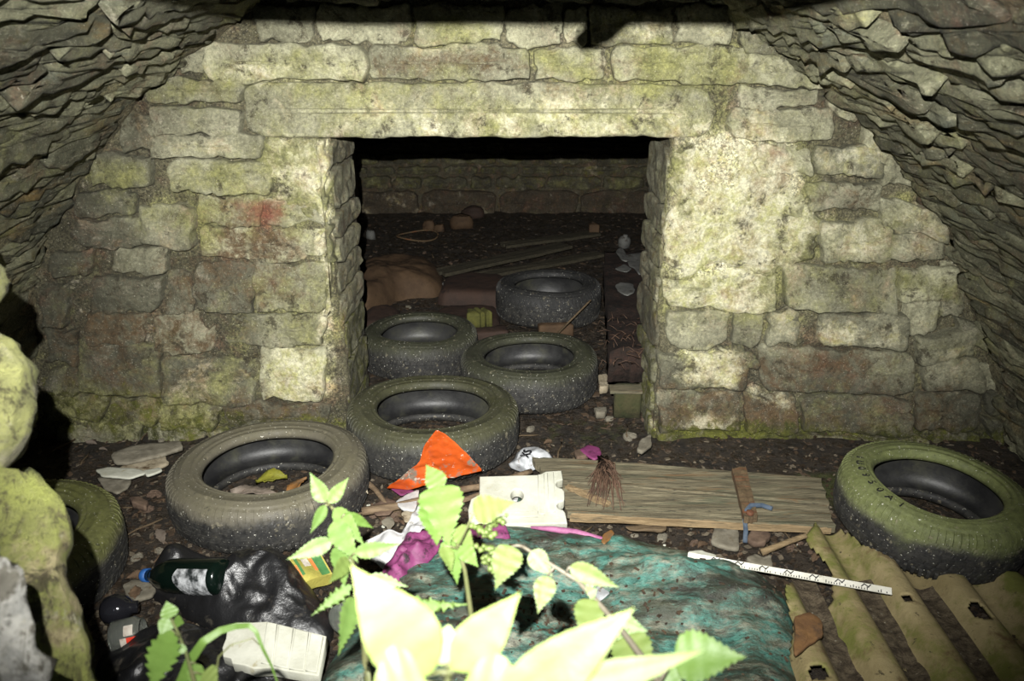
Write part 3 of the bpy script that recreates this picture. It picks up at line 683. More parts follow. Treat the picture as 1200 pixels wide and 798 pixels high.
boulder([(-110, 620), (-10, 640), (8, 668), (30, 726), (46, 770), (52, 830), (40, 930), (-110, 930)], .70, .06, 'pale grey boulder lowest and nearest in the entrance stack', M['grey_boulder'], 64)

# ---------------------------------------------------------------- plank with its batten, root clump, blue strip
def wood(name, a, b, stretch=(1, 12, 12), extra=()):
    return simple(name, a, b, 6, [(srgb(70, 66, 54), 9, .56, .70)]+list(extra), .8, .3, (.8, .006, 22), stretch)
M['grey_wood'] = wood('weathered grey wood', srgb(82, 76, 60), srgb(114, 107, 86), extra=[(srgb(70, 72, 56), 3, .5, .7), (srgb(98, 78, 54), 5, .54, .68), (srgb(46, 44, 36), 14, .54, .66)])
M['raw_wood'] = wood('raw brown wood', srgb(100, 84, 60), srgb(128, 110, 82))
M['rust_wood'] = wood('rust-stained wood', srgb(76, 62, 44), srgb(96, 80, 58), extra=[(srgb(104, 64, 40), 4, .5, .65)])
M['root'] = simple('dead roots', srgb(60, 44, 34), srgb(82, 62, 48), 20)
pA, pB, pC, pD = (FP(624, 534, .075), FP(962, 560, .075), FP(978, 612, .075), FP(664, 596, .075))
pl = empty('plank', tuple(FP(800, 575, .05)), 'long weathered grey plank lying along the foot of the wall right of the doorway', 'plank')
def board(name, P, thick, mat, par, seed, n=60, rot=0):
    """a board between four top corners, ragged ends, slight warp"""
    a, b, c, d = [np.asarray(q, float) for q in P]; nu, nv = 44, 10; V = []
    for sgn in (1, 0):
        for j in range(nv):
            for i in range(nu):
                s, t = i/(nu-1), j/(nv-1)
                s2 = s + (.010*fbm(np.array([t*3, seed, s > .5]), 2, 3, seed) if i in (0, nu-1) else 0)
                q = (a*(1-s2)+b*s2)*(1-t)+(d*(1-s2)+c*s2)*t
                q = q + np.array([0, 0, .006*fbm(np.array([s*2, t*6, seed]), 1.5, 3, seed) - (0 if sgn else thick)])
                if j in (0, nv-1): q[1] += .004*fbm(np.array([s*9, t, seed*2.]), 2, 3, seed)
                V.append(q)
    F = [q[::-1] for q in grid_faces(nu, nv)]; N = nu*nv
    F += [tuple(i+N for i in q[::-1]) for q in F]
    ring = [i for i in range(nu)]+[j*nu+nu-1 for j in range(1, nv)]+[(nv-1)*nu+i for i in range(nu-2, -1, -1)]+[j*nu for j in range(nv-2, 0, -1)]
    F += [(ring[k], ring[(k+1) % len(ring)], ring[(k+1) % len(ring)]+N, ring[k]+N) for k in range(len(ring))]
    V = np.array(V)-np.array(par.location) if par else np.array(V)
    return mesh_obj(name, V, F, mat, par, False)
mid = lambda a, b, t: a*(1-t)+b*t
board('upper_board', (pA, pB, mid(pB, pC, .60), mid(pA, pD, .47)), .024, M['grey_wood'], pl, 3)
board('lower_board', (mid(pA, pD, .5)+[.04, 0, -.004], mid(pB, pC, .61)+[0, 0, -.004], pC+[0, 0, -.012], pD+[0, 0, -.012]), .026, M['grey_wood'], pl, 5)
board('raw_edge', (mid(pA, pD, .95)+[.03, 0, -.014], pC+[-.03, .008, -.016], pC+[-.01, -.006, -.018], pD+[.01, -.008, -.018]), .02, M['raw_wood'], pl, 7)
board('splinter', (FP(662, 570, .082), FP(668, 567, .082), FP(716, 588, .082), FP(710, 592, .082)), .008, M['raw_wood'], pl, 8)
bt = board('batten', (FP(858, 548, .10), FP(874, 546, .10), FP(888, 604, .10), FP(872, 606, .10)), .022, M['rust_wood'], pl, 9)
mb = MB(); q = FP(879, 600, .106); mb.tube([q-[0, 0, .01], q+[0, 0, .002], q+[0, 0, .004]], [.011, .011, .006], 12)
V = np.array(mb.v)-np.array(pl.location); mesh_obj('nail_head', V, mb.f, simple('rusty iron', srgb(70, 42, 28), srgb(88, 56, 38), 40), pl)
M['blue'] = simple('faded blue strap', srgb(52, 64, 78), srgb(70, 80, 92), 30)
ptsb = [FP(905, 596, .09), FP(893, 592, .098), FP(880, 592, .105), FP(875, 598, .10), FP(873, 610, .085), FP(874, 622, .05), FP(873, 636, .012)]
def ribbon(name, pts, w, mat, thick=.002, side=None, parent=None):
    pts = [np.asarray(p, float) for p in pts]; fine = []
    for k in range(len(pts)-1):
        for t in np.linspace(0, 1, 5, endpoint=False): fine.append(mid(pts[k], pts[k+1], t))
    fine.append(pts[-1]); V = []
    for k, p in enumerate(fine):
        t = fine[min(k+1, len(fine)-1)]-fine[max(k-1, 0)]; t /= np.linalg.norm(t)
        s = np.cross(t, O-p) if side is None else np.asarray(side, float); s = s/np.linalg.norm(s)
        V += [p-s*w/2, p, p+s*w/2]
    F = grid_faces(3, len(fine)); o = mesh_obj(name, V, F, mat, parent); m = o.modifiers.new('thickness', 'SOLIDIFY'); m.thickness = thick; m.offset = 0; return o
tag(ribbon('strap', ptsb, .013, M['blue'], .003), 'thin faded blue strap hanging over the front edge of the plank', 'strap')
rc = MB(); rr = random.Random(3)
for k in range(70):
    a = FP(707+rr.uniform(-7, 7), 545+rr.uniform(-12, 6), .11); e = FP(712+rr.uniform(-26, 22), 585+rr.uniform(-30, 14), .084)
    m_ = (a+e)/2+[rr.uniform(-.015, .015), 0, rr.uniform(.0, .035)]
    rc.tube([a, m_, e], [.0022, .0018, .0008], 4)
o = tag(rc.build('root_clump', M['root']), 'brown clump of dead roots fallen across the plank', 'roots', kind='stuff')

# ---------------------------------------------------------------- corrugated sheet at the right
M['sheet'] = simple('mossy asbestos cement', srgb(118, 106, 74), srgb(138, 126, 92), 6, [(srgb(96, 98, 48), 4, .47, .62), (srgb(92, 76, 52), 9, .54, .68), (srgb(62, 56, 40), 60, .60, .70)], .85, .25, (.5, .006, 60))
e1 = FP(1062, 798)-FP(968, 634); e1[2] = 0; e1 /= np.linalg.norm(e1); e2 = np.array([-e1[1], e1[0], 0])
if e2[0] < 0: e2 = -e2
o0 = FP(1010, 705)
def uvw(p): d = p-o0; return d @ e1, d @ e2
pit = abs(uvw(FP(1090, 739))[1]-uvw(FP(1018, 739))[1])
def sheet(px, zoff, hole, par, name, phase):
    pol = [uvw(FP(*q)) for q in px]; pol = np.array(pol)
    us = np.arange(pol[:, 0].min()-.02, pol[:, 0].max()+.02, .007); ws = np.arange(pol[:, 1].min()-.02, pol[:, 1].max()+.02, .006)
    U, W = np.meshgrid(us, ws); ins = np.zeros(U.shape, bool); m = len(pol)
    Uj = U+fbm(np.stack([U, W, U*0], -1), 20, 3, 4)*.012; Wj = W+fbm(np.stack([U, W, U*0], -1), 20, 3, 6)*.008
    for i in range(m):
        x0, y0 = pol[i]; x1, y1 = pol[(i+1) % m]
        if y0 == y1: continue
        c = ((Wj > min(y0, y1)) & (Wj <= max(y0, y1))) & (Uj < (Wj-y0)*(x1-x0)/(y1-y0)+x0); ins ^= c
    for hp, ra, rb_ in hole:
        hu, hw = uvw(FP(*hp)); ins &= ((U-hu)/ra)**2+((W-hw)/rb_)**2+fbm(np.stack([U, W, U*0], -1), 30, 2, 2)*.5 > 1
    Z = zoff + .040 + .034*np.tanh(1.25*np.cos(2*math.pi*(W-phase)/pit)+.25)/.9 + fbm(np.stack([U, W, U*0], -1), 5, 3, 3)*.005
    P = o0 + U[..., None]*e1 + W[..., None]*e2; P[..., 2] = Z
    nx = len(us); F = []
    for j in range(len(ws)-1):
        for i in range(nx-1):
            if ins[j, i] and ins[j+1, i] and ins[j, i+1] and ins[j+1, i+1]: F.append((j*nx+i, j*nx+i+1, (j+1)*nx+i+1, (j+1)*nx+i))
    used = sorted({k for f in F for k in f}); mp = {k: i for i, k in enumerate(used)}
    o = mesh_obj(name, P.reshape(-1, 3)[used], [tuple(mp[k] for k in f) for f in F], M['sheet'], par)
    md = o.modifiers.new('thickness', 'SOLIDIFY'); md.thickness = .008; return o
ph = uvw(FP(1018, 739, .07))[1]
s1 = sheet([(915, 716), (925, 702), (950, 699), (968, 724), (968, 690), (938, 652), (952, 630), (984, 630), (1008, 658), (1060, 666), (1130, 684), (1200, 700), (1230, 760), (1270, 860), (900, 860), (924, 760)], 0, [((1146, 722, .05), .030, .020), ((958, 796, .05), .02, .018), ((1062, 708, .05), .012, .01)], None, 'corrugated_sheet', ph)
tag(s1, 'mossy corrugated cement sheet with holes, lying in front of the green tyre', 'roof sheet')
# dirt washed into the valleys
M['grit'] = simple('grey grit', srgb(56, 48, 38), srgb(92, 82, 66), 40, [(srgb(150, 144, 128), 60, .62, .70)], .9, .2, (1, .01, 90))
def dirt_strip(u0, u1, wc, seed):
    n = 60; V = []
    for i in range(n):
        uu = u0+(u1-u0)*i/(n-1)
        for t in np.linspace(-1, 1, 11):
            w = wc + t*pit*.2; z = .012+.02*t*t
            z += .010*(1-t*t)+.014*float(fbm(np.array([uu, w, seed]), 25, 3, seed))*(1-t*t)
            p = o0+e1*uu+e2*w; V.append((p[0], p[1], z))
    return V, grid_faces(11, n)
for k in (-1, 0, 1):
    wc = ph+pit*(k+.5); V, F = dirt_strip(uvw(FP(1010, 690))[0]+.02*k, uvw(FP(1010, 860))[0], wc, 5+k)
    o = mesh_obj('valley_dirt', V, F, M['grit'], s1); o['kind'] = 'stuff'; o['label'] = ['dark grit filling the left valley of the corrugated sheet', 'dark grit filling the middle valley of the corrugated sheet', 'pale speckled grit filling the right valley of the corrugated sheet'][k+1]
M['rust_slate'] = simple('rusty slate', srgb(104, 76, 46), srgb(86, 62, 40), 10, [(srgb(66, 50, 36), 9, .55, .7)], .85, .25, (.6, .006, 40))
tag(slab('slate', fpoly([(930, 728), (948, 720), (962, 728), (966, 748), (948, 758), (931, 772), (929, 750)], .085), .098, .012, M['rust_slate'], seed=9), 'rust-brown piece of slate on the corrugated sheet beside the teal mattress', 'slate')

# ---------------------------------------------------------------- helpers for litter
def on_plane(u, v, p0, p1, p2):
    n = np.cross(p1-p0, p2-p0); d = ray(u, v); t = np.dot(n, p0-O)/np.dot(n, d); return O+d*t
def lathe(name, prof, mat, mtx, parent=None, n=32, smooth=True):
    """profile (radius, along) revolved about local z, placed by mtx"""
    V = []
    for r, z in prof:
        for i in range(n):
            th = 2*math.pi*i/n; V.append(mtx @ Vector((r*math.cos(th), r*math.sin(th), z)))
    return mesh_obj(name, V, grid_faces(n, len(prof), True), mat, parent, smooth)
def axis_m(p, q):
    p, q = Vector(tuple(map(float, p))), Vector(tuple(map(float, q))); z = (q-p).normalized()
    m = z.to_track_quat('Z', 'Y').to_matrix().to_4x4(); m.translation = p; return m
M['foam'] = simple('dirty white polystyrene', srgb(172, 172, 160), srgb(152, 152, 138), 8, [(srgb(140, 134, 108), 22, .60, .72)], .75, .3, (.4, .003, 150))
M['film_black'] = simple('black plastic film', srgb(16, 16, 17), srgb(24, 24, 25), 8, [(srgb(70, 66, 58), 14, .58, .74), (srgb(96, 92, 80), 90, .66, .70)], .34, .5, (.6, .006, 24), (1, 1, 1))
M['film_white'] = simple('dirty white film', srgb(176, 176, 174), srgb(150, 150, 150), 12, [(srgb(90, 80, 64), 26, .60, .70)], .4, .5, (.5, .006, 40))
M['film_grey'] = simple('greyish film', srgb(150, 152, 154), srgb(124, 126, 128), 16, [(srgb(88, 74, 60), 30, .56, .66)], .35, .5, (.4, .004, 50))
M['orange'] = simple('orange plastic film', srgb(170, 74, 26), srgb(150, 60, 18), 10, [(srgb(104, 92, 80), 14, .54, .62), (srgb(170, 162, 148), 30, .60, .67)], .35, .5, (.4, .004, 60))
M['pink'] = simple('pink lining cloth', srgb(112, 52, 90), srgb(86, 36, 68), 14, [(srgb(36, 26, 30), 26, .52, .66)], .6, .3, (.4, .004, 60))
M['pink_pale'] = simple('pale pink piping', srgb(140, 88, 118), srgb(118, 66, 98), 14, rough=.6)
M['paper'] = simple('stained paper', srgb(150, 140, 120), srgb(126, 116, 96), 18, [(srgb(80, 64, 46), 24, .55, .68)])
M['leaf_dead'] = simple('dead leaf', srgb(74, 58, 44), srgb(94, 76, 58), 30, [(srgb(48, 38, 30), 50, .56, .68)], .7)
M['leaf_pale'] = simple('pale dead leaf', srgb(112, 102, 92), srgb(92, 82, 72), 30, [(srgb(84, 70, 58), 40, .58, .7)], .7)
M['leaf_yellow'] = simple('yellow leaf', srgb(112, 110, 36), srgb(92, 92, 30), 30, [(srgb(84, 76, 30), 40, .58, .7)], .6)
M['leaf_orange'] = simple('orange-brown leaf', srgb(112, 76, 36), srgb(92, 72, 50), 20, rough=.6)
M['chip_grey'] = simple('grey stone chip', srgb(112, 107, 94), srgb(92, 87, 75), 22, [(srgb(84, 76, 60), 40, .58, .7)], .85)
M['chip_brown'] = simple('brown stone chip', srgb(70, 56, 46), srgb(90, 74, 61), 22, [(srgb(70, 56, 44), 40, .58, .7)], .85)
M['twig'] = simple('brown twig', srgb(68, 56, 41), srgb(90, 76, 56), 26, stretch=(1, 6, 6))
M['stick'] = simple('bark-stripped stick', srgb(78, 64, 48), srgb(104, 88, 68), 14, [(srgb(70, 56, 42), 20, .56, .68)], stretch=(1, 5, 5))

# ---------------------------------------------------------------- teal mattress with pink lining
def teal_mat():
    t = NT('rotting teal fabric'); st = (1, 2.6, 2)
    n1 = t.noise(5, 9, .76, st); n2 = t.noise(34, 8, .78); n3 = t.noise(4, 8, .74, (1, 2.2, 1), .5); n4 = t.noise(9, 9, .76, st); n5 = t.noise(90, 5, .75)
    col = t.mix(t.ramp(n2, .34, .64), srgb(40, 76, 68), srgb(70, 120, 108))
    col = t.mix(t.ramp(n4, .44, .62), col, srgb(112, 112, 96))
    col = t.mix(t.ramp(n1, .44, .60, 0, .92), col, srgb(58, 60, 44))
    col = t.mix(t.ramp(n3, .50, .64, 0, .9), col, srgb(30, 30, 22))
    col = t.mix(t.ramp(n2, .57, .64, 0, .8), col, srgb(30, 32, 26))
    col = t.mix(t.ramp(n5, .62, .70, 0, .7), col, srgb(84, 144, 132))
    col = t.mix(t.ramp(n5, .40, .30, 0, .7), col, srgb(28, 36, 30))
    col = t.mix(1.0, col, t.ramp(n1, .3, .7, 1.15, .55), 'MULTIPLY')
    return t.finish(col, t.ramp(n2, .3, .7, .35, .7), .5, [(t.noise(18, 7, .7, st), .7, .012), (n2, .6, .006)])
M['teal'] = teal_mat()
mat_out = [(375, 805), (412, 748), (442, 702), (474, 664), (512, 640), (560, 633), (600, 633), (650, 633), (705, 643), (770, 656), (830, 667), (890, 688), (926, 712), (933, 770), (938, 840), (900, 905), (700, 930), (450, 930), (355, 880)]
tc = FP(680, 770)
def mat_h(x, y, r):
    P = np.stack([x, y, x*0], -1)
    rid = 1-np.abs(fbm(P, 3.0, 3, 71, (.8, 2.6, 1)))*2.2
    u, v = to_px(np.stack([x, y, x*0+.06], -1))
    hollow = np.exp(-(((u-670)/60)**2+((v-715)/38)**2))
    hump = np.exp(-(((u-800)/110)**2+((v-690)/26)**2))
    e = np.clip(1-r**7, 0, 1)**.5
    return e*(.088+.030*rid+fbm(P, 16, 4, 72)*.020-.055*hollow+.035*hump)
mat_o = tag(heap('mattress', [tuple(FP(*q)[:2]) for q in mat_out], mat_h, M['teal'], seed=3, rings=60, n=220, cut=.15), 'rotting teal mattress with black stains, pink edge showing, lying in the litter', 'mattress')
from mathutils.bvhtree import BVHTree
bv = BVHTree.FromObject(mat_o, bpy.context.evaluated_depsgraph_get()); mb = MB(); rs_m = random.Random(44)
for k in range(420):
    u, v = (rs_m.gauss(640, 70), rs_m.gauss(712, 26)) if k % 2 else (rs_m.uniform(430, 925), rs_m.uniform(640, 830))
    q = FP(u, v, .09); h = bv.ray_cast(Vector((q[0], q[1], 1)), Vector((0, 0, -1)))
    if h[0] is None: continue
    p_ = np.array(h[0]); s_ = rs_m.uniform(.0012, .0038); mb.box(p_, np.array([s_*rs_m.uniform(1, 3), s_, .0015]), np.array(Matrix.Rotation(rs_m.uniform(0, 3), 3, 'Z')))
o = mb.build('crumbs', simple('black crumbs', srgb(34, 28, 22), srgb(70, 56, 42), 60), mat_o, False); o['kind'] = 'stuff'; o['label'] = 'dark crumbs and bits of leaf on the fabric'
o = patch('lining', [FP(438, 700, .05), FP(444, 672, .06), FP(462, 648, .09), FP(486, 622, .10), FP(512, 616, .10), FP(524, 626, .10), FP(508, 648, .10), FP(486, 672, .09), FP(466, 694, .07)], M['pink'], mat_o, .05, 12, 4, bulge=.02); o['label'] = 'crumpled magenta lining pulled out at the mattress corner'
o = patch('lining', [FP(540, 618, .09), FP(566, 612, .11), FP(592, 616, .11), FP(600, 634, .10), FP(570, 644, .09), FP(545, 640, .08)], M['pink'], mat_o, .03, 12, 6, bulge=.01); o['label'] = 'dark magenta lining beneath the foam block'
pip = [FP(622, 618, .085), FP(648, 620, .086), FP(676, 624, .086), (FP(704, 632, .084)), FP(730, 639, .08), FP(757, 643, .07)]
mb = MB(); mb.tube(pip, [.004, .009, .010, .009, .007, .003], 8); mb.build('piping', M['pink_pale'], mat_o)['label'] = 'pink edge piping'

# white plastic bags
tag(patch('plastic_bag', [FP(424, 648, .03), FP(440, 634, .06), FP(466, 630, .07), FP(486, 610, .10), FP(496, 592, .11), FP(514, 588, .10), FP(522, 604, .10), (FP(500, 622, .10)), FP(480, 646, .09), FP(468, 668, .06), FP(444, 668, .04)], M['film_white'], None, .055, 10, 8, 20, 90, .025), 'crumpled white plastic bag between the mattress corner and the white foam block', 'plastic bag')
gb = tag(patch('plastic_bag', [FP(596, 548, .02), FP(604, 532, .05), (FP(616, 524, .08)), FP(628, 522, .09), FP(646, 532, .08), FP(642, 546, .05), FP(622, 554, .02), FP(610, 553, .01)], M['film_grey'], None, .035, 14, 9, 16, 70, .02), 'grey-white plastic bag with black lettering at the left end of the plank', 'plastic bag')
def text(body, size, p, x, y, mat, parent=None, name='lettering', ext=.0006):
    cu = bpy.data.curves.new(name, 'FONT'); cu.body = body; cu.size = size; cu.extrude = ext; cu.align_x = 'CENTER'; cu.align_y = 'CENTER'
    to = bpy.data.objects.new('t', cu); COL.objects.link(to); dg = bpy.context.evaluated_depsgraph_get()
    me = bpy.data.meshes.new_from_object(to.evaluated_get(dg)); bpy.data.objects.remove(to); me.name = name
    me.materials.clear(); me.materials.append(mat)
    o = bpy.data.objects.new(name, me); COL.objects.link(o); o.parent = parent; o.matrix_local = frame(p, x, y); return o
M['ink'] = simple('black ink', srgb(22, 22, 26), srgb(30, 30, 34), 10, rough=.6)
text('XS', .042, FP(617, 531, .118), FP(622, 523, .118), FP(612, 527, .118), M['ink'], gb)

# orange film leaning on the doorway tyre
P0, P1, P2 = FP(452, 574, .03), FP(566, 557, .085), WP(512, 502, 2.165)
ol = [on_plane(u, v, P0, P1, P2) for u, v in [(452, 573), (468, 560), (488, 545), (492, 540), (497, 522), (512, 502), (528, 514), (548, 532), (566, 552), (548, 556), (520, 561), (500, 568), (476, 574)]]
tag(patch('plastic_sheet', ol, M['orange'], None, .012, 14, 12, 22, 96, .004, cut=.08), 'torn orange plastic sheet leaning against the front doorway tyre', 'plastic sheet')

# polystyrene block with notched end and a round hole
B0, B1, B2 = FP(550, 612, .075), FP(662, 612, .075), FP(563, 558, .115)
mt = frame(B0, B1, B2); mi = mt.inverted()
def loc2(px): return [tuple((mi @ Vector(tuple(on_plane(u, v, B0, B1, B2))))[:2]) for u, v in px]
arc = lambda cx, cy, rx, ry, a0, a1, n=7: [(cx+rx*math.cos(math.radians(a)), cy+ry*math.sin(math.radians(a))) for a in np.linspace(a0, a1, n)]
outl = loc2([(563, 559), (632, 557), (640, 553), (657, 552)] + [(658, 560)] + arc(658, 567, 8, 6, 270, 90) + [(660, 576), (660, 584)] + arc(659, 592, 8, 6, 270, 90) + [(661, 601), (663, 612), (552, 613), (550, 597), (553, 585), (563, 580)])
hole = loc2(arc(606, 580, 9, 8.5, 0, 345, 18))
fb = empty('packing_block', mt.translation, 'white polystyrene packing block with notched end and round hole, between plank and mattress', 'packing')
loc0 = Matrix.Translation(-mt.translation)
curve_plate('body', outl, [hole], .036, .004, M['foam'], fb, loc0 @ mt @ Matrix.Translation((0, 0, -.018)))
for px in ([(631, 558), (637, 557), (638, 603), (632, 603)], [(642, 556), (648, 555), (650, 600), (644, 600)], [(556, 602), (630, 601), (630, 606), (556, 608)]):
    curve_plate('ridge', loc2(px), [], .010, .002, M['foam'], fb, loc0 @ mt @ Matrix.Translation((0, 0, .001)))

# second, ribbed polystyrene piece on the black bag
C0, C1, C2 = FP(262, 772, .125), FP(372, 792, .12), FP(268, 732, .14)
mt2 = frame(C0, C1, C2); mi = mt2.inverted()
def loc3(px): return [tuple((mi @ Vector(tuple(on_plane(u, v, C0, C1, C2))))[:2]) for u, v in px]
fb2 = empty('packing_block', mt2.translation, 'ribbed white polystyrene piece lying on the black bag at the bottom', 'packing')
loc0 = Matrix.Translation(-mt2.translation)
curve_plate('body', loc3([(268, 733), (278, 730), (296, 730), (312, 729), (346, 737), (381, 746), (379, 758), (372, 790), (345, 786), (318, 781), (298, 782), (288, 778), (274, 776), (272, 770), (263, 768), (262, 758), (266, 748)]), [], .03, .003, M['foam'], fb2, loc0 @ mt2 @ Matrix.Translation((0, 0, -.015)))
for px in ([(314, 731), (324, 733), (318, 779), (307, 777)], [(328, 734), (343, 738), (336, 783), (322, 780)], [(347, 739), (361, 743), (355, 786), (340, 784)], [(365, 744), (378, 748), (370, 788), (359, 786)]):
    curve_plate('rib', loc3(px), [], .008, .002, M['foam'], fb2, loc0 @ mt2 @ Matrix.Translation((0, 0, .001)))

# ---------------------------------------------------------------- black bags, bottles, jar, carton at lower left
def bump_h(humps, base, amp, seed, freq=9):
    def h(x, y, r):
        P = np.stack([x, y, x*0], -1); z = base*np.clip(1-r**5, 0, 1)**.5
        for (u, v, hh, rad) in humps:
            c = FP(u, v); z = z + hh*np.exp(-((x-c[0])**2+(y-c[1])**2)/rad**2)*np.clip(1-r**6, 0, 1)
        w = (1-2.0*np.abs(fbm(P, freq, 3, seed)))*amp + fbm(P, freq*3, 3, seed+3)*amp*.35
        return z + w*np.clip(1-r**4, 0, 1)
    return h
tag(heap('rubbish_bag', [tuple(FP(*q)[:2]) for q in [(166, 692), (186, 670), (235, 660), (300, 664), (345, 672), (372, 702), (392, 730), (386, 752), (340, 756), (290, 752), (250, 742), (212, 722)]], bump_h([(206, 680, .105, .060), (268, 705, .05, .07), (322, 700, .085, .11)], .04, .022, 5), M['film_black'], rings=44, n=180), 'torn black rubbish bag bulging behind the ribbed white polystyrene', 'rubbish bag')
tag(heap('rubbish_bag', [tuple(FP(*q)[:2]) for q in [(108, 800), (118, 772), (160, 756), (212, 742), (262, 754), (310, 770), (355, 790), (360, 850), (300, 890), (180, 890), (120, 850)]], bump_h([(200, 790, .05, .13), (290, 820, .03, .1)], .05, .024, 15), M['film_black'], rings=44, n=180), 'flattened black rubbish bag in the bottom corner under the small plant', 'rubbish bag')
def clear(name, col, rough=.06, trans=.9):
    t = NT(name); return t.finish(col, rough, .5, [], Transmission_Weight=trans, IOR=1.45)
M['glass'] = clear('grimy clear glass', srgb(196, 200, 190), .12)
M['green_plastic'] = clear('dark green bottle plastic', srgb(7, 16, 12), .14, .05)
M['black_glass'] = clear('blackish glass', srgb(30, 30, 34), .1, .3)
M['foil'] = simple('torn silver foil label', srgb(176, 178, 180), srgb(30, 34, 34), 30, rough=.25, spec=.6, bump=(.8, .006, 40))
M['cap_blue'] = simple('blue bottle cap', srgb(30, 66, 120), srgb(38, 80, 136), 20, rough=.4)
M['red_label'] = simple('red label', srgb(196, 52, 26), srgb(176, 44, 24), 20, rough=.45)
M['label_white'] = simple('white label paper', srgb(190, 184, 172), srgb(160, 152, 140), 20, [(srgb(120, 60, 40), 20, .58, .7)])
def bottle(root, a, b, R, mat, prof, cap=None):
    m = axis_m(np.asarray(a)-np.array(root.location), np.asarray(b)-np.array(root.location)); L = np.linalg.norm(np.asarray(b)-np.asarray(a))
    lathe('body', [(r*R, t*L) for r, t in prof], mat, m, root)
    return m, L
a, b = FP(264, 676, .112), FP(168, 674, .045)
bo = empty('plastic_bottle', a, 'green plastic bottle with torn silver label and blue cap on the black bag', 'bottle')
m, L = bottle(bo, a, b, .046, M['green_plastic'], [(.001, 0), (.7, 0), (.95, .02), (1, .06), (1, .55), (.96, .64), (.8, .74), (.5, .84), (.34, .89), (.34, .95), (.30, .95), (.001, .95)])
lathe('cap', [(.001, L), (.016, L), (.018, L*.985), (.018, L*.93), (.001, L*.93)], M['cap_blue'], m, bo)
V = []; 
for z in np.linspace(L*.07, L*.42, 14):
    for th in np.linspace(-2.6, 1.0, 28): V.append(m @ Vector((.0475*math.cos(th), .0475*math.sin(th), z+.012*math.sin(th*3)*(z > L*.38))))
mesh_obj('label', V, grid_faces(28, 14), M['foil'], bo)
a, b = FP(132, 748, .05), FP(168, 740, .058)
ja = empty('glass_jar', a, 'clear glass jar with a red label lying left of the black bags', 'jar')
m, L = bottle(ja, a, b, .040, M['glass'], [(.001, 0), (.85, 0), (1, .06), (1, .8), (.9, .88), (.84, .9), (.84, 1.0), (.76, 1.0), (.76, .9), (.92, .78), (.92, .1), (.001, .06)])
cd = O-a; thc = math.atan2(float(np.dot(cd, np.array(m.col[1][:3]))), float(np.dot(cd, np.array(m.col[0][:3]))))
dn = np.array([0, -.4, -1.]); sg = 1 if math.sin(math.atan2(np.dot(dn, np.array(m.col[1][:3])), np.dot(dn, np.array(m.col[0][:3])))-thc) > 0 else -1
for t0, t1, z0, z1, mm in ((.15, .75, .62, .98, 'red_label'), (.15, .75, .42, .62, 'label_white'), (-.55, .05, .55, .85, 'label_white')):
    V = []
    for z in np.linspace(L*z0, L*z1, 4):
        for th in np.linspace(t0, t1, 10): V.append(m @ Vector((.0415*math.cos(thc+sg*th), .0415*math.sin(thc+sg*th), z)))
    mesh_obj('label', V, grid_faces(10, 4), M[mm], ja)
a, b = FP(120, 716, .05), FP(152, 712, .055)
bo = empty('glass_bottle', a, 'short dark round glass bottle touching the half-hidden tyre', 'bottle')
bottle(bo, a, b, .038, M['black_glass'], [(.001, 0), (.6, .02), (.85, .15), (1, .45), (.9, .8), (.6, 1.0), (.4, 1.1), (.4, 1.3), (.001, 1.3)])
a, b = FP(395, 728, .10), FP(440, 702, .08)
bo = empty('glass_bottle', a, 'clear glass bottle lying base outward beside the mattress corner', 'bottle')
bottle(bo, a, b, .034, M['glass'], [(.001, .015), (.6, .02), (.85, 0), (1, .03), (1, .75), (.8, .9), (.5, 1.0), (.42, 1.2), (.001, 1.2)])
# drinks carton
M['carton'] = simple('yellow-green printed carton', srgb(150, 142, 70), srgb(128, 124, 60), 18, rough=.45)
M['carton_green'] = simple('green print', srgb(52, 92, 52), srgb(66, 108, 62), 18, rough=.45)
M['carton_orange'] = simple('orange print', srgb(206, 122, 70), srgb(190, 106, 58), 18, rough=.45)
D0, D1, D2 = FP(352, 682, .062), FP(386, 668, .062), FP(335, 656, .085)
mt = frame(D0, D1, D2); mi = mt.inverted(); lx = (Vector(D1)-Vector(D0)).length; ly = (Vector(D2)-Vector(D0)).length
ca = empty('drinks_carton', mt.translation, 'crushed green and yellow drinks carton beside the black bag', 'carton'); l0 = Matrix.Translation(-mt.translation)
def wavy_box(name, x0, x1, y0, y1, zt, th, mat, par, m):
    nx, ny = 14, 10; V = []
    for s in (0, 1):
        for j in range(ny):
            for i in range(nx):
                x = x0+(x1-x0)*i/(nx-1); y = y0+(y1-y0)*j/(ny-1)
                z = zt + .006*math.sin(x*60+y*20) - s*th
                V.append(m @ Vector((x, y, z)))
    F = grid_faces(nx, ny); N = nx*ny; F2 = [tuple(i+N for i in q[::-1]) for q in F]
    ring = list(range(nx))+[j*nx+nx-1 for j in range(1, ny)]+[(ny-1)*nx+i for i in range(nx-2, -1, -1)]+[j*nx for j in range(ny-2, 0, -1)]
    S = [(ring[k], ring[k]+N, ring[(k+1) % len(ring)]+N, ring[(k+1) % len(ring)]) for k in range(len(ring))]
    return mesh_obj(name, V, F+F2+S, mat, par, False)
wavy_box('body', 0, lx*1.05, -.01, ly, 0, .04, M['carton'], ca, l0 @ mt)
for x0, x1, y0, y1, mm in ((.72, 1.0, -.06, 1, 'carton_green'), (.02, .14, .1, .6, 'carton_orange'), (.14, .24, .15, .95, 'carton_green'), (.36, .58, .45, .8, 'label_white'), (.62, .72, .2, .95, 'carton_orange')):
    wavy_box('print', lx*x0, lx*x1, ly*y0, ly*y1, .0012, .001, M[mm], ca, l0 @ mt)

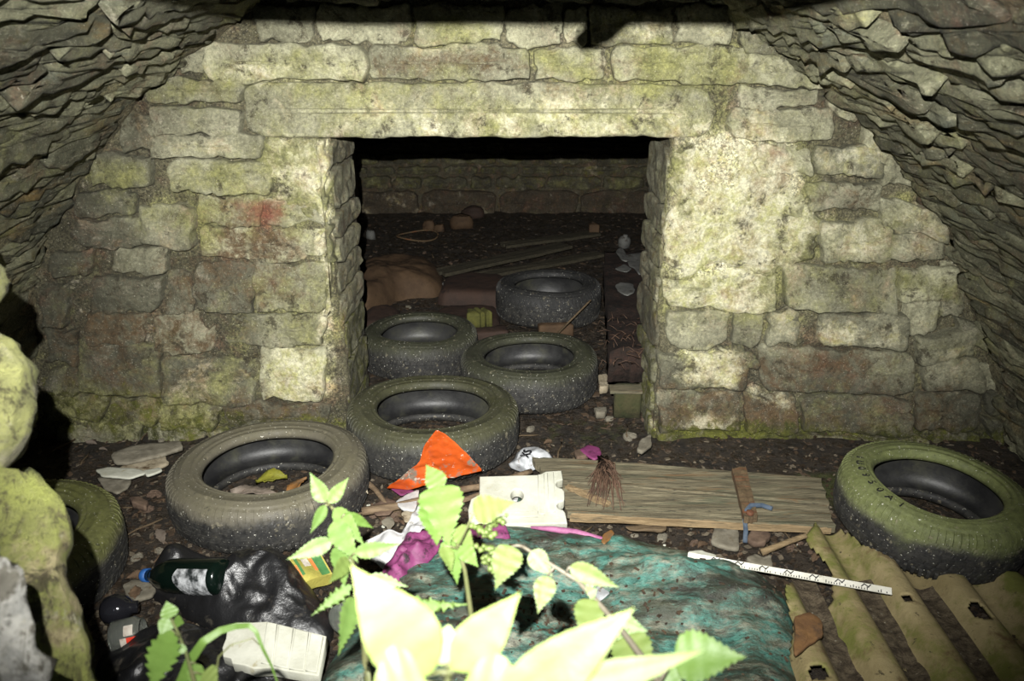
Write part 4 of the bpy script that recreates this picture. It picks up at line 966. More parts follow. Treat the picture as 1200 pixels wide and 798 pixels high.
# ---------------------------------------------------------------- white marked strip
S0, S1 = FP(806, 651, .095), FP(1045, 693, .10)
M['strip'] = simple('white plastic strip', srgb(196, 194, 184), srgb(176, 174, 162), 14, [(srgb(120, 112, 84), 16, .62, .7)], .5)
st = empty('measuring_strip', (S0+S1)/2, 'white measuring strip with black marks lying across the corrugated sheet', 'strip')
dv = S1-S0; Ls = np.linalg.norm(dv); ex = dv/Ls; wv = np.cross([0, -.45, 1], ex); wv /= np.linalg.norm(wv); nz = np.cross(ex, wv); sc = (S0+S1)/2
rot = np.stack([ex, wv, nz], 1)
mb = MB(); mb.box((0, 0, 0), np.array([Ls/2, .0095, .0012]), rot); mb.build('strip', M['strip'], st, False)
mb = MB(); k = 0; rs = random.Random(4)
for x in np.arange(-Ls/2+.03, Ls/2-.01, .0065):
    k += 1
    if rs.random() < .25: continue
    h = .0022 if k % 5 else .004
    mb.box(ex*x + wv*(-.0085+h) + nz*.0014, np.array([.0011, h, .0004]), rot)
mb.build('tick_marks', M['ink'], st, False)['kind'] = 'stuff'
for k, x in enumerate(np.arange(-Ls/2+.07, Ls/2-.01, .062)):
    mb = MB()
    for dx, an in ((-.006, .9), (.003, -.6), (.009, .9)):
        c, s = math.cos(an), math.sin(an); r2 = rot @ np.array([[c, -s, 0], [s, c, 0], [0, 0, 1]])
        mb.box(ex*(x+dx) + wv*.003 + nz*.0014, np.array([.0065, .0013, .0004]), r2)
    mb.build('printed_mark', M['ink'], st, False)

# ---------------------------------------------------------------- sticks
def stick(pts, r, label, mat='stick', cat='stick', n=9):
    mb = MB(); q = []
    for k in range(len(pts)-1):
        for t in np.linspace(0, 1, 5, endpoint=False): q.append(mid(np.asarray(pts[k]), np.asarray(pts[k+1]), t))
    q.append(np.asarray(pts[-1])); q = [p+fbm(p, 14, 3, 2)*.006*np.ones(3) for p in q]
    mb.tube(q, [r*(1-.35*k/len(q)) for k in range(len(q))], n); return tag(mb.build('stick', M[mat]), label, cat)
stick([FP(424, 600, .03), FP(470, 592, .04), FP(530, 577, .05), FP(580, 566, .05), FP(622, 553, .04)], .014, 'long brown stick running from the grey tyre to the plank, beneath the orange plastic')
stick([FP(530, 590, .02), FP(560, 580, .03), FP(600, 570, .03)], .010, 'shorter dark stick behind the notched polystyrene block')
stick([FP(429, 566, .05), FP(440, 575, .045), FP(455, 592, .03)], .010, 'short grey stick leaning by the right side of the dusty grey tyre')
stick([FP(893, 646, .02), FP(925, 635, .035), FP(962, 623, .04)], .010, 'yellow-brown broken stick below the right end of the plank', 'raw_wood')
stick([FP(648, 396, .01), UP(668, 376, 3.76), UP(692, 352, 3.80)], .006, 'thin stick leaning on the farthest tyre', 'twig')

# ---------------------------------------------------------------- flat pieces and stones that can be told apart
for px, z, th, mm, lab, cat, nm in [
  ([(833, 640), (836, 612), (846, 609), (852, 616), (864, 622), (867, 648), (848, 644)], .03, .014, 'chip_grey', 'pale grey stone plate standing out on dark soil below the plank', 'stone', 'stone_plate'),
  ([(874, 636), (882, 624), (896, 622), (903, 634), (896, 642), (880, 641)], .03, .02, 'chip_brown', 'reddish brown stone beside the blue strap', 'stone', 'stone'),
  ([(872, 660), (884, 652), (893, 657), (904, 654), (906, 668), (888, 668)], .03, .02, 'chip_grey', 'pale lumpy stone above the white measuring strip', 'stone', 'stone'),
  ([(804, 648), (822, 645), (840, 652), (836, 658), (815, 655)], .05, .006, 'foam', 'white splinter at the left end of the measuring strip', 'splinter', 'splinter'),
  ([(745, 531), (750, 519), (763, 510), (764, 524), (752, 533)], .06, .012, 'chip_grey', 'grey slate flake leaning at the foot of the right jamb', 'slate', 'slate'),
  ([(694, 483), (711, 482), (709, 490), (698, 491)], .03, .025, 'chip_grey', 'small white stone on the mossy ground inside the doorway', 'stone', 'stone'),
  ([(700, 446), (712, 444), (713, 460), (702, 462)], .05, .03, 'paper', 'crumpled yellowish scrap against the rotting beam', 'scrap', 'scrap'),
  ([(130, 536), (148, 527), (212, 519), (215, 528), (190, 536), (150, 545), (133, 546)], .05, .012, 'chip_grey', 'long grey board fragment behind the dusty grey tyre', 'board', 'board_fragment'),
  ([(128, 556), (150, 545), (195, 535), (200, 545), (178, 556), (150, 562)], .035, .010, 'paper', 'wet grey cardboard fragment below the long board fragment', 'cardboard', 'cardboard'),
  ([(112, 552), (126, 548), (165, 551), (172, 556), (150, 562), (118, 560)], .055, .006, 'foam', 'white plastic rim fragment left of the dusty grey tyre', 'fragment', 'plastic_fragment'),
  ([(168, 553), (188, 549), (190, 553), (172, 560)], .05, .006, 'foam', 'small white fragment touching the dusty grey tyre', 'fragment', 'plastic_fragment'),
  ([(114, 562), (156, 562), (150, 574), (138, 580), (122, 574)], .025, .010, 'chip_grey', 'grey shard beneath the white rim fragment', 'shard', 'shard'),
  ([(144, 688), (156, 681), (172, 682), (184, 692), (178, 702), (160, 706), (148, 700)], .03, .010, 'chip_grey', 'flat pale stone with a red-brown leaf beside the green bottle', 'stone', 'stone_plate'),
  ([(152, 588), (164, 586), (176, 592), (172, 600), (156, 597)], .03, .02, 'chip_brown', 'brown lump of earth between the two left tyres', 'clod', 'clod'),
  ([(460, 590), (476, 580), (492, 574), (492, 586), (486, 600), (472, 598)], .05, .005, 'film_white', 'curved white and teal shard left of the long stick', 'shard', 'shard'),
  ([(436, 594), (452, 586), (466, 590), (458, 604), (440, 606)], .035, .008, 'chip_brown', 'rusty brown flake right of the dusty grey tyre', 'flake', 'flake'),
  ([(660, 640), (674, 636), (684, 644), (676, 654), (662, 652)], .03, .018, 'chip_brown', 'dark brown stone between polystyrene block and mattress', 'stone', 'stone'),
  ([(732, 618), (770, 616), (782, 620), (775, 624), (740, 622)], .035, .008, 'twig', 'flat splinter of wood below the middle of the plank', 'splinter', 'splinter'),
  ([(680, 528), (690, 522), (702, 526), (706, 536), (696, 540), (686, 534)], .05, .006, 'pink', 'scrap of pink cloth behind the plank', 'scrap', 'cloth_scrap'),
  ([(672, 532), (682, 530), (690, 538), (676, 541)], .05, .02, 'chip_brown', 'brown chunk of wood behind the plank next to pink cloth', 'wood', 'wood_chunk'),
  ([(690, 702), (702, 692), (716, 688), (724, 694), (712, 706), (694, 714)], .09, .02, 'film_grey', 'grey crumpled lump in the hollow of the mattress', 'scrap', 'scrap'),
  ([(684, 680), (694, 674), (700, 682), (694, 690), (686, 688)], .09, .016, 'film_white', 'small white shell-like lump in the hollow of the mattress', 'shell', 'shell'),
  ([(596, 574), (606, 570), (606, 588), (597, 588)], .03, .004, 'film_white', 'white scrap seen through the hole of the notched block', 'scrap', 'scrap'),
  ([(607, 570), (616, 572), (616, 590), (607, 588)], .03, .004, 'teal', 'teal scrap seen through the hole of the notched block', 'scrap', 'scrap'),
  ([(470, 602), (482, 594), (492, 600), (488, 612), (474, 612)], .04, .003, 'paper', 'torn stained paper scrap just left of the white plastic bag', 'scrap', 'scrap'),
  ([(446, 612), (456, 606), (464, 614), (456, 624)], .03, .003, 'chip_grey', 'greyish flake between grey tyre and white plastic bag', 'flake', 'flake'),
  ([(420, 552), (428, 560), (432, 580), (424, 572)], .06, .004, 'paper', 'thin pale bark strip leaning on the dusty grey tyre', 'bark', 'bark_strip'),
  ([(456, 572), (474, 572), (486, 576), (470, 582)], .03, .003, 'pink', 'pinkish printed scrap below the orange plastic', 'scrap', 'scrap'),
  ([(706, 628), (716, 622), (720, 626), (708, 640), (704, 636)], .10, .004, 'leaf_orange', 'orange-brown leaf on the upper edge of the mattress', 'leaf', 'dead_leaf'),
]:
    tag(slab(nm, [tuple(FP(u, v, max(0, z-th))[:2]) for u, v in px], z, th, M[mm], seed=len(lab), n=36, rough=min(.004, th*.3)), lab, cat)

# ---------------------------------------------------------------- leaves
def dead_leaf(base, tip, w, mat, seed, lift=.012, name='dead_leaf'):
    base, tip = np.asarray(base, float), np.asarray(tip, float); ax = tip-base; L = np.linalg.norm(ax); s = np.cross([0, 0, 1], ax/L); s /= np.linalg.norm(s)
    rs = np.random.default_rng(seed); a = rs.uniform(.4, 1.2); V = []; nr = 12
    for i in range(nr+1):
        t = i/nr; ww = w*math.sin(math.pi*min(1, t*.96+.02)**.8)*(1+.18*math.sin(i*2.3+seed))
        for q in (-1, -.5, 0, .5, 1):
            V.append(base+ax*t+s*ww*q/2+np.array([0, 0, lift*(abs(q)**1.5*a+math.sin(t*5+seed)*.5*q+math.sin(t*3.1)*.8)]))
    o = mesh_obj(name, V, grid_faces(5, nr+1), mat); m = o.modifiers.new('thickness', 'SOLIDIFY'); m.thickness = .0012; return o
tag(dead_leaf(FP(270, 582, .03), FP(325, 585, .035), .075, M['leaf_pale'], 2, .022), 'large pale crumpled leaf inside the dusty grey tyre', 'leaf')
tag(dead_leaf(FP(300, 568, .02), FP(337, 562, .03), .06, M['leaf_yellow'], 5, .015), 'yellow-green leaf inside the dusty grey tyre', 'leaf')
tag(dead_leaf(FP(336, 582, .02), FP(360, 562, .05), .05, M['leaf_orange'], 8, .012), 'orange-brown leaf inside the dusty grey tyre', 'leaf')
tag(dead_leaf(FP(158, 702, .036), FP(160, 688, .036), .03, M['leaf_dead'], 9, .004), 'small red-brown leaf on the flat pale stone', 'leaf')
tag(dead_leaf(FP(186, 620, .01), FP(192, 638, .012), .03, M['leaf_pale'], 11, .005), 'narrow tan leaf between the two left tyres', 'leaf')

# loose litter: the larger pieces one by one, the fine rest as one scatter
def on_floor(u, v): p = FP(u, v, .0); p[2] = float(floor_h(np.array([p[0]]), np.array([p[1]]))[0]); return p
rs = random.Random(12)
ZONES = [((640, 870, 602, 640), 'on the soil below the plank'), ((610, 760, 487, 530), 'on the mossy ground in the doorway'), ((430, 470, 585, 612), 'right of the dusty grey tyre'), ((110, 190, 570, 680), 'between the two left tyres'),
         ((60, 190, 505, 540), 'at the foot of the wall in the left corner'), ((790, 960, 628, 655), 'around the blue strap'), ((440, 540, 585, 600), 'beside the long brown stick'), ((420, 760, 290, 420), 'on the inner chamber floor')]
def spot():
    a, zn = rs.choice(ZONES); return (rs.uniform(a[0], a[1]), rs.uniform(a[2], a[3])), zn
lproto = [dead_leaf((0, -.5, .03), (0, .5, .05), .55, M[m], k, .12) for k, m in ((3, 'leaf_dead'), (7, 'leaf_pale'), (10, 'leaf_dead'))]
first = {0, 1, 2}
for k in range(44):
    i = k % 3; o = lproto[i] if k < 3 else lproto[i].copy()
    if k >= 3: COL.objects.link(o)
    uv, zn = spot(); p = on_floor(*uv); o.location = p + [0, 0, .004]; sc = rs.uniform(.025, .05); o.scale = (sc, sc, sc); o.rotation_euler = (rs.uniform(-.3, .3), rs.uniform(-.3, .3), rs.uniform(0, 6.3))
    kd = ('pale dead leaf', 'brown dead leaf')[i != 1]; tag(o, 'small %s %s' % (kd, zn), 'leaf', '%ss %s' % (kd.replace('leaf', 'leave'), zn))
def chip_proto(name, mat, seed):
    V, F = stone_mesh([(-.5, -.3), (.1, -.45), (.5, -.2), (.45, .3), (0, .42), (-.4, .25)], .34, 0, lambda a, b, c: (a, b, c), seed, 14, .05, edge=.04); F.append(tuple(range(14))[::-1])
    return mesh_obj(name, V, F, mat, None, False)
cproto = [chip_proto('stone_chip', M['chip_grey'], 4), chip_proto('stone_chip', M['chip_brown'], 6), chip_proto('stone_chip', M['foam'], 8)]
CL = ['small grey stone chip', 'small brown stone chip', 'white polystyrene crumb']
for k in range(72):
    i = (0, 1, 1, 0, 1, 2)[k % 6]; new = k in (0, 1, 5); o = cproto[i] if new else cproto[i].copy()
    if not new: COL.objects.link(o)
    uv, zn = spot(); p = on_floor(*uv); sc = rs.uniform(.02, .05)*(.5 if i == 2 else 1); o.location = p-[0, 0, .003]; o.scale = (sc, sc*rs.uniform(.6, 1), sc); o.rotation_euler = (rs.uniform(-.2, .2), rs.uniform(-.2, .2), rs.uniform(0, 6.3))
    tag(o, CL[i]+' '+zn, 'crumb' if i == 2 else 'stone', CL[i]+'s '+zn)
mb = MB(); mb.tube([(-.5, 0, 0), (-.2, .03, .02), (.15, -.02, .03), (.5, .02, 0)], [.03, .035, .03, .02], 5); tw = mb.build('twig', M['twig'])
for k in range(34):
    o = tw if k == 0 else tw.copy()
    if k: COL.objects.link(o)
    uv, zn = spot(); p = on_floor(*uv); sc = rs.uniform(.05, .14); o.location = p+[0, 0, .008]; o.scale = (sc, sc*.9, sc*.9); o.rotation_euler = (0, rs.uniform(-.15, .15), rs.uniform(0, 6.3))
    tag(o, 'thin brown twig '+zn, 'twig', 'thin brown twigs '+zn)
def litter(name, n, mats, zonef, s0, s1, label):
    for m_i, mm in enumerate(mats):
        mb = MB()
        for k in range(n//len(mats)):
            u, v = zonef(); p = on_floor(u, v)
            s = rs.uniform(s0, s1); a = rs.uniform(0, 6.3); c, d = math.cos(a)*s, math.sin(a)*s; f = rs.uniform(.3, .9); t = rs.uniform(-.4, .4)*s; h = rs.uniform(.003, .010)
            q = [p+[c, d, h+t], p+[-d*f, c*f, h*1.3], p+[-c, -d, h-t*.5], p+[d*f, -c*f, h]]
            q += [x-[0, 0, .004] for x in q]
            mb.add(q, [(0, 1, 2, 3), (7, 6, 5, 4), (0, 4, 5, 1), (1, 5, 6, 2), (2, 6, 7, 3), (3, 7, 4, 0)])
        o = mb.build(name, M[mm], fo, False); o['kind'] = 'stuff'; o['label'] = label[m_i]
M['lit_brown'] = simple('wet brown litter', srgb(52, 42, 33), srgb(72, 59, 46), 30, rough=.6)
M['lit_dark'] = simple('black wet litter', srgb(34, 28, 22), srgb(54, 44, 34), 30, rough=.5)
M['lit_grey'] = simple('grey litter', srgb(92, 84, 70), srgb(66, 58, 48), 30, rough=.7)
litter('leaf_litter', 6000, ['lit_dark', 'lit_brown', 'lit_dark', 'lit_grey'], lambda: (rs.uniform(20, 1190), 505+rs.random()**.8*250), .004, .013, ['fine black leaf litter', 'fine brown leaf litter', 'fine black crumbs', 'fine grey grit'])
litter('chamber_litter', 1500, ['lit_dark', 'lit_brown'], lambda: (rs.uniform(415, 765), rs.uniform(252, 500)), .006, .022, ['black litter of the inner chamber', 'brown litter of the inner chamber'])

# ---------------------------------------------------------------- things in the inner chamber
M['sack'] = simple('brown sacking', srgb(62, 48, 35), srgb(74, 58, 42), 10, [(srgb(43, 32, 24), 12, .56, .7)], .8, .2, (.5, .01, 20))
M['brown_box'] = simple('water-stained brown board', srgb(53, 38, 30), srgb(43, 32, 26), 9, [(srgb(32, 24, 21), 14, .55, .7)], .8)
M['sponge'] = simple('yellow-green sponge', srgb(75, 74, 32), srgb(62, 62, 27), 40, rough=.9)
M['rust'] = simple('crumbling rust', srgb(42, 30, 25), srgb(32, 26, 22), 22, [(srgb(26, 21, 18), 16, .48, .62), (srgb(58, 40, 30), 40, .60, .70)], .9, .2, (1, .01, 50))
M['dull_flake'] = simple('dull grey flake', srgb(92, 92, 88), srgb(74, 74, 72), 16, [(srgb(50, 44, 38), 30, .56, .66)])
M['moss_brick'] = simple('mossy brick', srgb(46, 50, 27), srgb(59, 56, 35), 14, rough=.95, bump=(1, .008, 70))
def pheap(name, px, h, mat, label, cat, p=4, amp=.012, seed=0, z0=0.0, humps=(), group=None, freq=9, cut=.2):
    def hf(x, y, r):
        P = np.stack([x, y, x*0], -1); z = h*np.clip(1-r**p, 0, 1)**.5
        for u, v, hh, rad in humps:
            c = FP(u, v); z = z+hh*np.exp(-((x-c[0])**2+(y-c[1])**2)/rad**2)*np.clip(1-r**6, 0, 1)
        return z+fbm(P, freq, 4, seed)*amp*np.clip(1-r**4, 0, 1)
    return tag(heap(name, [tuple(FP(*q)[:2]) for q in px], hf, mat, z0=z0, rings=24, n=110, seed=seed, cut=cut), label, cat, group)
pheap('sack', [(398, 366), (404, 330), (440, 318), (500, 316), (520, 328), (522, 346), (508, 352), (470, 352), (448, 366), (424, 378)], .15, M['sack'], 'large brown sack slumped inside the left jamb', 'sack', 4, .06, 3, freq=5)
pheap('sack', [(420, 392), (428, 374), (452, 366), (470, 372), (474, 392), (450, 398)], .08, M['brown_box'], 'small brown bundle between the large sack and the mossy tyre', 'bundle', 5, .012, 6)
pheap('suitcase', [(512, 360), (520, 340), (545, 334), (592, 336), (596, 362)], .095, M['brown_box'], 'brown case lying left of the farthest tyre', 'case', 12, .006, 8, cut=.08)
pheap('cushion', [(508, 382), (514, 366), (560, 364), (586, 366), (586, 388), (550, 392)], .05, M['brown_box'], 'flat brown bundle in front of the brown case', 'bundle', 8, .01, 10)
def block(name, px0, px1, z0, h, depth, mat, label, cat, group=None, yaw=0.0):
    """a box from its front bottom corners"""
    a, b = FP(*px0, z0), FP(*px1, z0); c = (a+b)/2; w = np.linalg.norm(b-a)
    ol = [(-w/2, 0), (w/2, 0), (w/2, depth), (-w/2, depth)]
    ang = math.atan2((b-a)[1], (b-a)[0]); cs, sn = math.cos(ang), math.sin(ang)
    fm = lambda x, y, d: (c[0]+cs*x-sn*y, c[1]+sn*x+cs*y, z0+d)
    V, F = stone_mesh(ol, h, 0, fm, int(px0[0]), 44, .003, cut=.05, edge=.003, sharp=.25); F.append(tuple(range(44))[::-1])
    return tag(mesh_obj(name, V, F, mat), label, cat, group)
block('sponge', (547, 386), (563, 386), .05, .085, .09, M['sponge'], 'widest yellow-green sponge of the three standing behind the mossy tyres', 'sponge', 'yellow-green sponges')
block('sponge', (564, 386), (569.5, 385), .05, .085, .09, M['sponge'], 'middle yellow-green sponge of the three behind the mossy tyres', 'sponge', 'yellow-green sponges')
block('sponge', (570.5, 385), (577, 384), .05, .085, .09, M['sponge'], 'right-hand yellow-green sponge of the three, nearest the farthest tyre', 'sponge', 'yellow-green sponges')
block('brick', (632, 398), (672, 396), 0, .07, .07, M['sack'], 'brown brick between the farthest tyre and the wet-treaded tyre', 'brick')
block('brick', (540, 404), (596, 402), 0, .06, .10, M['brown_box'], 'brown brick below the yellow-green sponges', 'brick')
# rotting beam with flaked paint, through the doorway along the right jamb
bm_ = empty('rotting_beam', FP(733, 486, .0), 'rusty rotting beam lying through the doorway along the right jamb', 'beam')
A0, A1 = FP(713, 448, .135), FP(754, 447, .135); K0, K1 = FP(708, 298, .25), FP(775, 298, .25)
A0, A1, K0, K1 = [q-np.array(bm_.location) for q in (A0, A1, K0, K1)]
nu, nv = 60, 14; V = []
for s in (0, 1):
    for i in range(nu):
        t = i/(nu-1)
        for j in range(nv):
            w = j/(nv-1); lo = (A0*(1-w)+A1*w)*(1-t)+(K0*(1-w)+K1*w)*t; lo = np.array([lo[0], lo[1], (.135 if s == 0 else .262)-bm_.location[2]])
            d = fbm(np.array([lo[0], lo[1], s*1.]), 9, 4, 5); lo[2] += d*(.03 if s else .008); lo[0] += (.012*fbm(np.array([t*8, s, w]), 2, 3, 9) if j in (0, nv-1) else 0); lo[1] += .02*fbm(np.array([w*3, s*2., 1]), 2, 3, 9) if i == 0 else 0
            V.append(lo)
N = nu*nv; F = [q[::-1] for q in grid_faces(nv, nu)]; F = F+[tuple(k+N for k in q[::-1]) for q in F]
ring = list(range(nv))+[i*nv+nv-1 for i in range(1, nu)]+[(nu-1)*nv+j for j in range(nv-2, -1, -1)]+[i*nv for i in range(nu-2, 0, -1)]
F += [(ring[k], ring[(k+1) % len(ring)], ring[(k+1) % len(ring)]+N, ring[k]+N) for k in range(len(ring))]
mesh_obj('beam', V, F, M['rust'], bm_)
for px in ([(722, 296), (728, 290), (734, 300), (736, 308), (728, 306)], [(733, 300), (744, 298), (758, 296), (764, 312), (750, 324), (744, 316), (736, 312)], [(720, 316), (732, 310), (740, 316), (734, 320)], [(721, 335), (728, 332), (742, 334), (744, 344), (734, 348), (724, 342)], [(752, 320), (760, 318), (758, 330)]):
    o = slab('paint_flake', [tuple((FP(u, v, .285)-np.array(bm_.location))[:2]) for u, v in px], .292, .005, M['dull_flake'], bm_, .002, len(px), 26); o['label'] = 'pale grey flake of paint'
mb = MB(); mb.box(FP(733, 456, .125)-np.array(bm_.location), (.062, .03, .006)); mb.build('ledge', M['grey_wood'], bm_, False)
mb = MB(); rr = random.Random(8)
for k in range(46):
    u, v = rr.uniform(708, 752), rr.uniform(372, 428); p = FP(u, v, .268)-np.array(bm_.location); a = rr.uniform(0, 6.3); l = rr.uniform(.02, .07)
    dz = rr.uniform(-.09, -.02) if u < 716 else rr.uniform(0, .02)
    mb.tube([p, p+[math.cos(a)*l*.5, math.sin(a)*l*.5, .012], p+[math.cos(a)*l, math.sin(a)*l, dz]], [.0014, .0012, .0008], 4)
o = mb.build('straw', M['root'], bm_); o['kind'] = 'stuff'
block('brick', (719, 489), (750, 490), 0, .118, .09, M['moss_brick'], 'mossy brick propping the front end of the rotting beam', 'brick')
# boards, hoop and stones at the back
def flatboard(p, q, w, th, z, mat, label):
    p, q = FP(*p, z), FP(*q, z); d = (q-p)/np.linalg.norm(q-p); s = np.array([-d[1], d[0], 0])
    o = empty('board', (p+q)/2, label, 'board', 'boards at the back of the chamber'); c = np.array(o.location)
    board('plank', (p-c-s*w/2, q-c-s*w/2, q-c+s*w/2, p-c+s*w/2), th, mat, None, 4).parent = o
    return o
M['dark_wood'] = wood('dark wet wood', srgb(43, 40, 30), srgb(58, 53, 40))
flatboard((515, 318), (664, 286), .12, .02, .10, M['dark_wood'], 'long grey board lying behind the brown case')
flatboard((560, 322), (705, 296), .09, .02, .05, M['dark_wood'], 'second dark board, lower, running behind the farthest tyre')
flatboard((590, 286), (700, 272), .10, .02, .06, M['dark_wood'], 'short brown board near the back wall')
ho = empty('hoop', FP(489, 276, .05), 'thin rusty hoop lying near the back wall', 'hoop'); mb = MB()
mb.tube([np.array([.15*math.cos(t), .15*math.sin(t), .01*math.sin(2*t)]) for t in np.linspace(0, 2*math.pi, 40)], .006, 6); mb.build('ring', M['rust_wood'], ho)
def cobble(px, w, h, mat, label, z=0.03, group='stones at the back of the chamber'):
    c = FP(*px, z); n = 20; ol = [(w/2*math.cos(t)*(1+.2*math.sin(3*t+w*50)), w*.4*math.sin(t)) for t in np.linspace(0, 2*math.pi, 9)[:-1]]
    V, F = stone_mesh(ol, h, 0, lambda a, b, d: (c[0]+a, c[1]+b, z-.02+d), int(px[0]), n, .01, cut=.2, edge=.006, sharp=3); F.append(tuple(range(n))[::-1])
    return tag(mesh_obj('stone', V, F, mat), label, 'stone', group)
cobble((541, 264), .19, .10, M['sack'], 'tan angular stone before the back wall')
cobble((555, 252), .20, .08, M['brown_box'], 'long brown stone against the foot of the back wall')
cobble((503, 268), .10, .08, M['sack'], 'brown upright stone left of the tan angular stone')
cobble((516, 270), .09, .06, M['sack'], 'small brown stone touching the tan angular stone')
cobble((435, 277), .07, .06, M['dull_flake'], 'round pale stone in the dark left corner of the chamber')
cobble((518, 336), .07, .05, M['dull_flake'], 'pale chunk between the sack and the brown case')
block('wooden_crate', (690, 277), (702, 277), .03, .085, .08, M['sack'], 'small brown slatted crate at the back of the chamber', 'crate')
a, b = FP(731, 288, .05), FP(733, 276, .13)
bo = empty('plastic_bottle', a, 'cloudy white bottle behind the rotting beam', 'bottle')
bottle(bo, a, b, .042, M['dull_flake'], [(.001, 0), (.9, 0), (1, .1), (1, .6), (.7, .8), (.35, .9), (.35, 1.05), (.001, 1.05)])

# ---------------------------------------------------------------- plants at the entrance, close to the lens
def leaf_mat(name, c, c2):
    t = NT(name); col = t.mix(t.ramp(t.noise(30, 5, .6), .35, .65), c, c2)
    m = t.finish(col, .55, .25, [(t.noise(70, 4, .6), .35, .003)])
    tr = t.n.new('ShaderNodeBsdfTranslucent'); t.link(col, tr.inputs['Color']); mx = t.n.new('ShaderNodeMixShader'); mx.inputs[0].default_value = .25
    t.link(t.b.outputs[0], mx.inputs[1]); t.link(tr.outputs[0], mx.inputs[2]); t.link(mx.outputs[0], t.n['Material Output'].inputs['Surface']); return m
M['leaf'] = leaf_mat('nettle leaf', (.040, .070, .015), (.050, .080, .018))
M['leaf_fresh'] = leaf_mat('fresh green leaf', (.036, .066, .011), (.044, .076, .014))
M['leaf_lime'] = leaf_mat('yellowing leaf', (.044, .064, .014), (.054, .072, .018))
M['leaf_flashlit'] = leaf_mat('flash-bright nettle leaf', (.10, .138, .034), (.115, .15, .042))  # flash overexposure of the nearest leaves put into their colour
M['stem'] = leaf_mat('plant stem', (.05, .058, .022), (.06, .06, .026))
M['stem_dry'] = leaf_mat('dry plant stem', (.07, .062, .045), (.085, .075, .055))
def leaf(root, base, tip, wpx, mat='leaf', roll=0.0, bend=.0, serr=.16, shape=.62, teeth=11):
    """one toothed leaf with a keeled midrib; base and tip are points in space, wpx its width in metres"""
    base, tip = np.asarray(base, float), np.asarray(tip, float); ax = tip-base; L = np.linalg.norm(ax); ax /= L
    vw = O-(base+tip)/2; vw /= np.linalg.norm(vw); s = np.cross(ax, vw); s /= np.linalg.norm(s); nrm = np.cross(s, ax)
    c, d = math.cos(roll), math.sin(roll); s, nrm = s*c+nrm*d, nrm*c-s*d
    nr = 4*teeth; V = []; loc = np.array(root.location)
    for i in range(nr+1):
        t = i/nr; w = wpx/2*(math.sin(math.pi*t**(shape*.94))**1.12 if 0 < t < 1 else 0)
        tooth = ((i % 4)/4.0)*serr*wpx*.5*min(1, 5*(1-t))*min(1, 6*t)
        for q in (-1, -.72, -.36, 0, .36, .72, 1):
            ww = (w - (tooth if abs(q) == 1 else 0))*q
            V.append(base-loc+ax*L*t+s*ww+nrm*(abs(q)*w*.24 - abs(q)**3*w*.10 - bend*L*(2*t-1)**2 + bend*L + .03*w*math.sin(t*28)*abs(q)))
    return mesh_obj('leaf', V, grid_faces(7, nr+1), M[mat], root)
def plant(label, root_p, stem, leaves, r=.0022, smat='stem', cat='plant', name='nettle', zc0=None):
    root = empty(name, root_p, label, cat); mb = MB(); loc = np.array(root.location)
    pts = [np.asarray(root_p, float)]+[UP(*q) for q in stem]
    fine = []
    for k in range(len(pts)-1):
        for t in np.linspace(0, 1, 6, endpoint=False): fine.append(mid(pts[k], pts[k+1], t)-loc)
    fine.append(pts[-1]-loc); mb.tube(fine, [r*(1.25-.7*k/len(fine)) for k in range(len(fine))], 7)
    petal = MB()
    for L in leaves:
        b, t, w = UP(*L[0]), UP(*L[1]), L[2]*(L[0][2]+L[1][2])/2/FPX
        kw = L[3] if len(L) > 3 else {}
        leaf(root, b, t, w, **kw)
        near = min(fine, key=lambda q: np.linalg.norm(q+loc-b)); 
        if np.linalg.norm(near+loc-b) > .002: mb.tube([near, (near+b-loc)/2+[0, 0, .001], b-loc], [r*.6, r*.5, r*.45], 5)
    mb.build('stem', M[smat], root)
    return root
z = .95
pa = plant('tall nettle with pointed leaves standing before the dusty grey tyre', (-.16, .66, 0), [(430, 790, .72), (424, 720, .82), (418, 680, .88), (408, 640, .92), (396, 606, .95), (386, 590, .96)], [
 ((381, 588, z), (363, 553, .96), 21, dict(roll=.25)), ((385, 589, z), (409, 559, .97), 17, dict(roll=-.2)),
 ((381, 592, z), (363, 626, .94), 16, dict(roll=.5)), ((392, 596, z), (428, 640, .92), 23, dict(roll=-.15)),
 ((404, 602, .94), (438, 619, .96), 17, dict(mat='leaf_fresh', roll=-.5)), ((390, 612, .93), (420, 660, .9), 29, dict()),
 ((389, 634, .92), (335, 656, .9), 22, dict(roll=.1)), ((397, 640, .92), (404, 690, .88), 26, dict(roll=.3)),
 ((416, 648, .9), (470, 637, .9), 20, dict(roll=-.2)), ((408, 655, .9), (385, 684, .86), 21, dict(mat='leaf_lime', roll=.4)),
 ((412, 686, .87), (364, 722, .84), 19, dict(serr=.8, teeth=7)), ((414, 700, .86), (396, 770, .8), 29, dict(mat='leaf', roll=.5, serr=.3)),
 ((432, 676, .88), (480, 688, .88), 17, dict(serr=.3, teeth=8)), ((446, 715, .86), (550, 708, .84), 31, dict(serr=.9, teeth=7))], .0030)
z = .92
